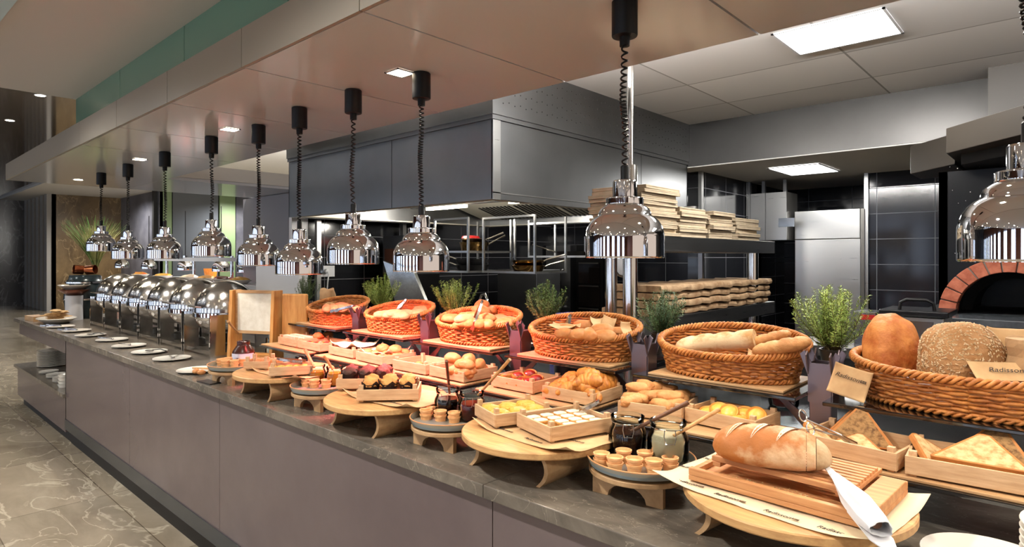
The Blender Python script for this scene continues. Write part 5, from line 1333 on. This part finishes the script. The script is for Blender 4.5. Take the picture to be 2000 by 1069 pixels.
# fridge
fr_ = thing('refrigerator', 'tall stainless refrigerator standing in the tiled recess', 'refrigerator', (0, 0, 0))
fx0, fx1, fy = -1.92, -1.345, 6.0
MB().box(fx0, fx1, fy+.03, fy+.7, 0, 2.0).build('body', 'steel_dark', fr_)
q = PY(1552, 468, fy).z; q2 = PY(1552, 414, fy).z
MB().box(fx0, fx1-.03, fy, fy+.028, .1, q-.004).build('door', 'steel', fr_, bevel=.003)
MB().box(fx0, fx1-.03, fy-.01, fy+.028, q, q2).build('top_panel', 'steel', fr_, bevel=.004)
MB().box(fx1-.028, fx1, fy-.005, fy+.03, 0, q2).build('side_trim', 'steel_dark', fr_)
cbx = thing('wall_cabinet', 'stainless steel wall cabinet left of the refrigerator', 'cabinet', (0, 0, 0))
a1 = PY(1466, 470, 5.85); a2 = PY(1536, 470, 5.85); zt = PY(1500, 377, 5.85).z
MB().box(a1.x, a2.x, 5.87, 6.15, a1.z, zt).build('body', 'steel_dark', cbx); xm = PY(1495, 470, 5.85).x
MB().box(a1.x, xm-.002, 5.85, 5.868, a1.z, zt).build('door', 'steel', cbx); MB().box(xm+.002, a2.x, 5.85, 5.868, a1.z, zt).build('door', 'steel', cbx)
MB().box(xm+.12, xm+.26, 5.845, 5.849, a1.z+.12, a1.z+.2).build('vent_plate', 'steel_top', cbx)
MB().box(a1.x+.05, a1.x+.08, 6.0, 6.03, zt, ZL+.01).box(a2.x-.08, a2.x-.05, 6.0, 6.03, zt, ZL+.01).build('hanger', 'steel', cbx)
# brick oven
ov = thing('pizza_oven', 'black speckled pizza oven with a red brick arched mouth', 'oven', (0, 0, 0))
OY = 4.0; oc = PY(1972, 616, OY); ox0 = PY(1851, 400, OY).x; ri, ro = .222, .298
n = 28; sc_ = .98

arc = [(oc.x+ri*1.0*cos(a), oc.z+ri*.98*sin(a)) for a in [pi*i/n for i in range(n+1)]]
fm_ = MB()
fm_.box(ox0, oc.x-ro, OY, OY+.12, 0, 2.06).box(oc.x+ro, 1.2, OY, OY+.12, 0, 2.06).box(oc.x-ro, oc.x+ro, OY, OY+.12, 0, oc.z-.02)
# spandrel above the arch
for i in range(n):
    a0, a1_ = pi*i/n, pi*(i+1)/n
    x0_, z0_ = oc.x+ro*cos(a0), oc.z+ro*.98*sin(a0); x1_, z1_ = oc.x+ro*cos(a1_), oc.z+ro*.98*sin(a1_)
    fm_.prism_y([(x0_, z0_), (x0_, 2.06), (x1_, 2.06), (x1_, z1_)], OY, OY+.12)
fm_.box(ox0, ox0+.03, OY+.12, 5.6, 0, 2.06)
fm_.build('front_wall', 'oven_black', ov)
spk = MB(); rn = random.Random(8)
for i in range(140):
    x_, z_ = rn.uniform(ox0+.01, .5), rn.uniform(1.35, 2.1); s_ = rn.uniform(.0008, .0022)
    if hypot(x_-oc.x, z_-oc.z) > ro+.01: spk.box(x_-s_, x_+s_, OY-.0008, OY, z_-s_, z_+s_)
tag(spk.build('stone_sparkles', 'ceramic', ov), kind='stuff')
nb = 13
MB().prism_y([(oc.x+(ri+.003)*cos(pi*i/n), oc.z+(ri+.003)*.98*sin(pi*i/n)) for i in range(n+1)]+[(oc.x+(ro-.002)*cos(pi*(n-i)/n), oc.z+(ro-.002)*.98*sin(pi*(n-i)/n)) for i in range(n+1)], OY-.006, OY+.2).build('brick_arch', 'mortar', ov); BA_ = [o for o in ov.children if o.name.startswith('brick_arch')][0]
for i in range(nb):
    g_ = .012; a0 = pi*i/nb+g_; a1_ = pi*(i+1)/nb-g_; k5 = 4
    po = [(oc.x+ro*cos(a0+(a1_-a0)*j/k5), oc.z+ro*.98*sin(a0+(a1_-a0)*j/k5)) for j in range(k5+1)]
    pi_ = [(oc.x+ri*cos(a0+(a1_-a0)*j/k5), oc.z+ri*.98*sin(a0+(a1_-a0)*j/k5)) for j in range(k5+1)]
    MB().prism_y(po+pi_[::-1], OY-.014, OY+.1).build('arch_brick', 'brick', BA_, bevel=.003)
inn = MB(); vs = []; fs = []
for yy_, f_ in ((OY+.02, 1.0), (OY+.25, 1.0), (OY+.3, .8), (OY+.7, .8)):
    for i in range(n+1): vs.append((oc.x+ri*1.01*f_*cos(pi*i/n), yy_, oc.z+ri*f_*sin(pi*i/n)))
for r_ in range(3):
    for i in range(n): a = r_*(n+1)+i; fs.append((a, a+1, a+n+2, a+n+1))
fs.append(tuple(3*(n+1)+i for i in range(n+1)))
inn.add(vs, fs).build('baking_chamber', 'oven_inside', ov, smooth=True)
MB().box(oc.x-.4, oc.x+.5, OY-.0, OY+.8, oc.z-.04, oc.z-.005).build('hearth_floor', 'oven_inside', ov)
q = PY(1838, 616, OY-.22)
tag(MB().box(PY(1838, 616, 3.8).x, 1.2, 3.74, 3.985, oc.z-.045, oc.z-.008).build('stone_ledge', 'stone_slab', bevel=.004), 'dark polished stone ledge before the oven mouth', 'ledge')
tag(MB().box(ox0+.05, 1.2, 3.80, 3.98, 0, oc.z-.0455).build('oven_plinth', 'steel_dark'), 'dark base under the stone ledge of the oven', 'base')
# oven hood with chamfered corner
oh = thing('oven_hood', 'brown-grey metal canopy above the pizza oven', 'extractor hood', (0, 0, 0))
zl_, zh_ = 2.16, 2.33
e1 = P(1848, 300, 2.17); 
a1 = PY(1778, 330, 4.55); a2 = P(1850, 300, 2.17)
hx = PY(1848, 300, 3.75).x
zb_, zt_ = PY(1848, 300, 3.75).z, PY(1848, 251, 3.75).z
w0 = P(2000, 262, zb_)
slope_dir = Vector((w0.x-hx, w0.y-3.75, 0))
far = Vector((hx, 3.75, 0))+slope_dir*3.0
MB().prism([(hx, 3.75), (far.x, far.y), (far.x+.6, far.y+2.4), (hx, 4.6)], zb_, zt_).build('canopy', 'oven_hood', oh, bevel=.003)
MB().prism([(hx+.05, 3.85), (far.x+.1, far.y+.15), (far.x+.6, far.y+2.2), (hx+.05, 4.5)], zb_-.05, zb_-.001).build('inner_lip', 'plinth_black', oh)
lx = PY(1778, 312, 4.35)
MB().prism([(lx.x, 4.35), (hx, 4.05), (hx, 4.68), (lx.x, 4.68)], PY(1778, 340, 4.35).z, PY(1778, 286, 4.35).z).build('side_wing', 'oven_hood', oh, bevel=.003)
# contact grill and table at the right
q = PY(1790, 616, 3.55); gx_ = q.x
tb = thing('kitchen_table', 'dark steel kitchen table carrying the contact grill', 'table', (0, 0, 0))
MB().box(gx_-.75, gx_+.30, 3.36, 3.72, 1.10, 1.15).build('table_top', 'steel_dark', tb)
MB().box(gx_-.70, gx_+.28, 3.40, 3.70, 0, 1.099).build('carcass', 'plinth_black', tb)
cg = thing('contact_grill', 'steel contact grill with a black bow handle beside the oven', 'grill', (gx_, 3.53, 1.15))
MB().box(-.10, .13, -.12, .14, 0, .17).build('body', 'steel', cg, bevel=.006); MB().box(-.075, .09, -.123, -.12, .03, .15).build('front_plate', 'steel_top', cg)
gl_ = MB().box(-.13, .15, -.14, .15, .172, .20).build('lid', 'pan_dark', cg, bevel=.006)
MB().tube([(-.05, -.10, .20), (-.045, -.10, .235), (-.02, -.10, .25), (.06, -.10, .25), (.085, -.10, .235), (.09, -.10, .20)], .008, 8).build('bow_handle', 'black_plastic', gl_, smooth=True)
cs = thing('card_stand', 'grey box with a red edged card left of the contact grill', 'box', (gx_-.20, 3.52, 1.15))
MB().box(-.05, .05, -.08, .08, 0, .18).build('box_body', 'steel_top', cs, bevel=.004); MB().box(-.02, .045, -.083, -.08, .14, .165).build('red_card', 'red_plastic', cs)
q = PY(1545, 640, 3.0)
clip_jar((q.x, 2.9, .92), 'jam_red', 'small clip-top jar with a red label far behind the baguettes', .05, 1.3)
# pan racks hanging under the hood
def rack(x0, x1, y0, y1, z0, z1, zs, lb, top=1.92):
    t = thing('hanging_rack', lb, 'rack', (0, 0, 0)); w_ = .016
    for x in (x0, x1-w_):
        for y in (y0, y1-w_): MB().box(x, x+w_, y, y+w_, z0, z1).build('upright', 'steel', t)
    for z in [z0]+zs: 
        MB().box(x0+w_, x1-w_, y0, y0+w_, z, z+w_).box(x0+w_, x1-w_, y1-w_, y1, z, z+w_).box(x0, x0+w_, y0+w_, y1-w_, z, z+w_).box(x1-w_, x1, y0+w_, y1-w_, z, z+w_).build('rail', 'steel', t)
        g_ = MB()
        for i in range(9): yy2 = y0+w_+(y1-y0-2*w_)*(i+.5)/9; g_.box(x0+w_, x1-w_, yy2-.003, yy2+.003, z+.005, z+.011)
        g_.build('wire_shelf', 'steel_dark', t)
    MB().box(x0+w_, x1-w_, y0, y0+w_, z1-w_, z1).build('top_rail', 'steel', t)
    MB().box(x0, x0+w_, y0, y0+w_, z1, top).box(x1-w_, x1, y0, y0+w_, z1, top).build('hanger', 'steel', t) if z1 < top else None
    return t
rack(-4.05, -3.62, 3.42, 3.95, 1.475, 1.93, [1.64], 'hanging steel rack with stacked pans, left bay')
rack(-3.59, -3.02, 3.55, 3.95, 1.475, 1.93, [], 'hanging steel rack holding a brass frying pan, middle bay')
rack(-3.50, -2.78, 4.02, 4.40, 1.60, 1.90, [], 'hanging steel rack with one black frying pan, right bay')
def pan(loc, r, h_, lb, body='pan_dark', rz=0, hl=.18, hz=.045, inner=None):
    t = thing('frying_pan', lb, 'pan', loc, rz)
    MB().lathe([(0, 0), (r*.82, 0), (r, h_), (r-.003, h_), (r*.8, .004), (0, .004)], 32).build('pan_body', body, t, smooth=True)
    MB().tube([(r*.95, 0, h_*.8), (r+.04, 0, h_+.01), (r+hl, 0, h_+hz)], [.006, .006, .008], 8).build('handle', 'chrome_soft', t, smooth=True)
    return t
zr = 1.475+.0115
pan((-3.27, 3.76, zr), .14, .05, 'brass coloured frying pan with a long steel handle', 'pan_brass', R(45))
pan((-3.27, 3.76, zr+.052), .135, .04, 'dark pan stacked on the brass one', 'pan_brass', R(20))
pan((-3.84, 3.68, zr), .15, .05, 'dark pan at the bottom of the left rack bay', 'pan_dark', R(200))
pan((-3.84, 3.68, zr+.052), .15, .05, 'second dark pan at the bottom of the left rack bay', 'pan_dark', R(200))
pan((-3.82, 3.68, 1.6515), .13, .08, 'deep brass pot on the upper level of the left rack bay', 'pan_brass', R(50), .14, .06)
pan((-3.82, 3.68, 1.7335), .12, .03, 'small lidded pan on top of the brass pot', 'chrome_soft', R(30), .14, .05)
o = MB().lathe([(0, 0), (.08, 0), (.07, .02), (0, .025)], 24).build('pot_lid', 'red_plastic', smooth=True, loc=(-3.84, 3.66, 1.765)); tag(o, 'red lid on top of the stacked pans', 'lid')
pan((-3.15, 4.22, 1.6115), .16, .04, 'black frying pan alone on the right rack bay', 'pan_dark', R(215), .2, .06)
# wall extractor with vertical slats, far
we = thing('wall_extractor', 'sloping dark extractor with vertical slats on the far kitchen wall', 'extractor hood', (0, 0, 0))
MB().prism_x([(6.19, 1.75), (5.7, 1.75), (5.95, 2.2), (6.19, 2.2)], -4.1, -3.3).build('body', 'steel_hood', we)
f = MB()
for i in range(9): f.prism_x([(5.69, 1.77), (5.71, 1.77), (5.93, 2.18), (5.91, 2.18)], -4.0+.08*i, -3.96+.08*i)
f.build('filter_slats', 'pan_dark', we)
# far steel cabinet, oven tower, clock, handle
fc = thing('tall_cabinet', 'grey steel door with a long bar handle at the far kitchen wall', 'cabinet', (0, 0, 0))
q1 = max(-4.97, PY(1042, 560, 6.1).x); q2 = PY(1118, 560, 6.1).x
MB().box(q1, q2, 6.06, 6.19, 0, 1.75).build('cabinet_body', 'steel_hood', fc); xq = PY(1094, 560, 6.0).x
MB().tube([(xq, 6.05, 1.45), (xq, 6.0, 1.44), (xq, 6.0, 1.0), (xq, 6.05, .98)], .014, 8).build('bar_handle', 'chrome_soft', fc, smooth=True)
oq = thing('oven_tower', 'black oven tower with three dark glass doors at the far wall', 'oven', (0, 0, 0))
q1 = PY(1128, 560, 6.0).x; q2 = PY(1180, 560, 6.0).x
MB().box(q1, q2, 5.98, 6.19, 0, 1.75).build('oven_body', 'oven_black', oq)
for i in range(3): MB().box(q1+.04, q2-.04, 5.965, 5.979, .75+.27*i, .99+.27*i).build('glass_door', 'glass_dark', oq); MB().box(q1+.05, q2-.05, 5.95, 5.964, .985+.27*i, 1.0+.27*i).build('door_handle', 'steel_dark', oq)
sc2 = PY(920, 560, 4.9)
tag(MB().box(PY(972, 560, 4.9).x, PY(1048, 560, 4.9).x, 4.9, 5.3, 0, 1.47).build('steel_cabinet', 'steel_hood', bevel=.004), 'brushed steel cabinet block below the hanging pans', 'cabinet')
ck = thing('wall_clock', 'round white clock glimpsed under the largest chrome lamp', 'clock', PX(1211, 513, -2.345), (0, R(90), 0))
MB().lathe([(0, 0), (.10, 0), (.105, .02), (.09, .02), (.088, .012), (0, .012)], 32).build('rim', 'chrome_soft', ck, smooth=True); MB().lathe([(0, .0125), (.087, .0125), (.087, .014), (0, .014)], 32).build('dial', 'white_trim', ck)
tag(MB().box(-2.325, -2.2, 4.98, 5.9, 0, 1.35).build('low_cabinet', 'steel_top', bevel=.004), 'pale low cabinet against the tiled side wall', 'cabinet')
# sloped steel guard
sg = thing('sloped_guard', 'sloped pale steel panel standing behind the orange-lit rosemary', 'guard panel', (0, 0, 0))
pa_ = [PY(748, 510, 2.95), PY(808, 533, 2.95), PY(832, 592, 2.95), PY(772, 592, 2.95)]
pa_ = [(v.x, v.z) for v in pa_]
MB().prism_y(pa_, 2.95, 2.98).build('panel', 'steel_top', sg, bevel=.002)
xx = (pa_[2][0]+pa_[3][0])/2; MB().box(xx-.12, xx+.12, 2.9, 3.1, .92, PY(800, 592, 2.95).z).build('base_box', 'steel', sg)
# wall rail, socket and cable
rl = MB(); q = PX(425, 445, -4.98)
sk = PX(640, 530, -4.99)
so_ = thing('wall_socket', 'white wall socket with a plugged white cable on the black tiles', 'socket', (-4.999, sk.y, sk.z), (0, R(90), 0))
MB().box(-.05, .05, -.07, .07, 0, .012).build('cover_plate', 'white_trim', so_, bevel=.002); MB().at((.0, -.02, 0)).lathe([(0, .012), (.022, .012), (.020, .045), (0, .05)], 16).build('plug', 'white_trim', so_, smooth=True)
MB().tube([(0, -.02, .045), (.03, -.02, .06), (.10, -.025, .05), (.30, -.03, .03), (.55, -.03, .02)], .006, 6).build('cable', 'white_trim', so_, smooth=True)
for i, px in enumerate((621, 788)):
    q = PX(px, 480, -4.9) if i == 0 else PY(px, 480, 3.7)
    tag(MB().box(-.02, .02, -.02, .02, 0, 1.0).build('steel_pole', 'steel', loc=(q.x, q.y, .93), rot=(0, 0, 0)), ['slim steel pole before the black tiles, left', 'slim steel pole before the black tiles, right'][i], 'pole')
    tag(MB().box(-.022, .022, -.022, .022, 0, .93).build('pole_base', 'steel_dark', loc=(q.x, q.y, 0)), ['lower section of the left slim pole', 'lower section of the right slim pole'][i], 'pole')
# appliance seen between lamps
q1 = PY(748, 445, 3.4); q2 = PY(792, 445, 3.4)
ap = thing('salamander_grill', 'steel overhead grill glimpsed between two chrome lamps', 'grill', (0, 0, 0))
MB().box(q1.x, q2.x, 3.4, 3.8, 1.45, 1.80).build('grill_body', 'steel_hood', ap); MB().box(q1.x+.04, q2.x-.04, 3.39, 3.4, 1.52, 1.68).build('opening', 'warm_wood_wall', ap)
MB().box(q1.x, q2.x, 3.42, 3.8, 0, 1.449).build('support', 'oven_black', ap)
# faucet
q = PY(944, 590, 3.25)
fa = thing('faucet', 'slender steel faucet behind the yellow-tipped rosemary', 'faucet', (q.x, 3.2, .92))
MB().lathe([(0, 0), (.022, 0), (.018, .05), (0, .05)], 16).build('faucet_base', 'chrome_soft', fa, smooth=True)
MB().tube([(0, 0, .05), (0, 0, .34), (.03, 0, .40), (.09, -.02, .41), (.12, -.03, .37), (.12, -.03, .33)], .010, 10).build('spout', 'chrome_soft', fa, smooth=True)
# cutting board stack on the far worktop
q = PY(1215, 600, 3.1)
tag(MB().box(-.14, .10, -.1, .1, 0, .25).build('storage_bin', 'white_trim', loc=(PY(1195, 600, 3.15).x, 3.15, .92), bevel=.01), 'pale storage bin behind the brown roll basket', 'bin')
tag(MB().box(-.07, .07, -.1, .1, 0, .32).build('storage_bin', 'blue_plastic', loc=(PY(1108, 600, 3.15).x, 3.15, .92), bevel=.01), 'dark blue storage bin behind the rosemary', 'bin')
pan((PY(1130, 600, 2.85).x, 2.8, .92+.0), .13, .3, 'dark pot with an angled lever handle behind the brown rolls', 'pan_dark', R(20), .1, .02)
# ================= SECOND BUFFET BEHIND =================
BY = 3.25
sb = thing('second_buffet', 'second buffet counter with a pale stone top, beyond the chafing dishes', 'counter', (0, 0, 0))
MB().box(-11.5, -6.2, BY, BY+.9, 1.22, 1.27).build('stone_top', 'white_trim', sb, bevel=.004)
MB().box(-11.4, -6.3, BY+.08, BY+.85, 0, 1.219).build('carcass', 'counter_front', sb)
mm = None
gl = thing('lamp_gantry', 'white beam on slim chrome posts above the second buffet', 'gantry', (0, 0, 0))
MB().box(-11.3, -6.2, BY+.24, BY+.30, 1.545, 1.60).build('beam', 'white_trim', gl)
for px in (326, 379, 453):
    x_ = PY(px, 520, BY+.27).x; MB().at((x_, BY+.27, 0)).lathe([(0, 1.27), (.022, 1.27), (.022, 1.62), (0, 1.63)], 16).build('chrome_post', 'chrome', gl, smooth=True)
dm = None
for i, px in enumerate((238, 291, 362, 432, 482)):
    x_ = PY(px, 520, BY+.45).x
    lb = 'small chrome heat lamp over the second buffet, %s from the left' % ['first', 'second', 'third', 'fourth', 'fifth'][i]
    if dm is None:
        dm = thing('heat_lamp', lb, 'heat lamp', (x_, BY+.45, 1.40)); dm.scale = (1.05,)*3
        pr = [(.117, 0), (.1185, .05), (.104, .10), (.078, .13), (.055, .15)]
        MB().lathe(pr+[(r-.003, z-.002) for r, z in pr][::-1], 40, closed=True).build('lamp_shade', 'chrome', dm, smooth=True)
        MB().lathe([(.055, .15), (.036, .16), (.036, .22), (0, .22)], 24).build('cap', 'chrome', dm, smooth=True)
        MB().lathe([(0, .14), (.04, .14), (.04, .02), (0, .01)][::-1], 16).build('bulb', 'red_bulb', dm, smooth=True)
        MB().tube([(0, 0, .22), (0, 0, .9)], .006, 6).build('cord', 'black_plastic', dm)
        dm['group'] = 'small heat lamps over the second buffet'
    else: dup(dm, (x_, BY+.45, 1.40), label=lb)
for i, (px, mt, lb) in enumerate(((300, 'fruit', 'small orange food bowl on the second buffet, far left'), (345, 'custard', 'small yellow food bowl on the second buffet'), (398, 'flour', 'white food tray on the second buffet'), (432, 'danish', 'golden food bowl on the second buffet'), (465, 'berry', 'red food bowl on the second buffet'), (500, 'custard', 'yellow food bowl at the near end of the second buffet'))):
    q = PY(px, 540, BY+.3); t = thing('food_bowl', lb, 'bowl', (q.x, BY+.10, 1.27))
    MB().lathe([(0, 0), (.08, 0), (.14, .05), (.135, .052), (.075, .008), (0, .008)], 28).build('bowl', 'ceramic', t, smooth=True)
    MB().at((0, 0, .02)).blob(.11, .11, .045, i, .15, 3, .5, 18, 10).build('food', mt, t, smooth=True, auto=False)
q = PY(398, 530, BY+.5); o = MB().lathe([(0, 0), (.08, 0), (.10, .16), (.095, .16), (0, .15)], 24).build('juice_jar', 'jam_orange', smooth=True, loc=(q.x, BY+.6, 1.27)); tag(o, 'amber glass jar at the back of the second buffet', 'jar')
# pale glossy partition with red glow
q1 = PY(507, 560, 2.62); q2 = PY(590, 560, 2.62)
tag(MB().box(q1.x, q2.x, 2.585, 2.62, .0, PY(540, 515, 2.6).z).build('partition_panel', 'white_trim', bevel=.003), 'pale grey glossy low partition catching a pink glow', 'partition')
# ---------- render settings that belong to the scene ----------
vs_ = SC.view_settings; vs_.view_transform = 'Standard'; vs_.look = 'None'; vs_.gamma = 1; vs_.exposure = .38; vs_.use_curve_mapping = False
SC.cycles.max_bounces = 8; SC.cycles.transparent_max_bounces = 8; SC.cycles.sample_clamp_indirect = 4; SC.cycles.caustics_reflective = False; SC.cycles.caustics_refractive = False
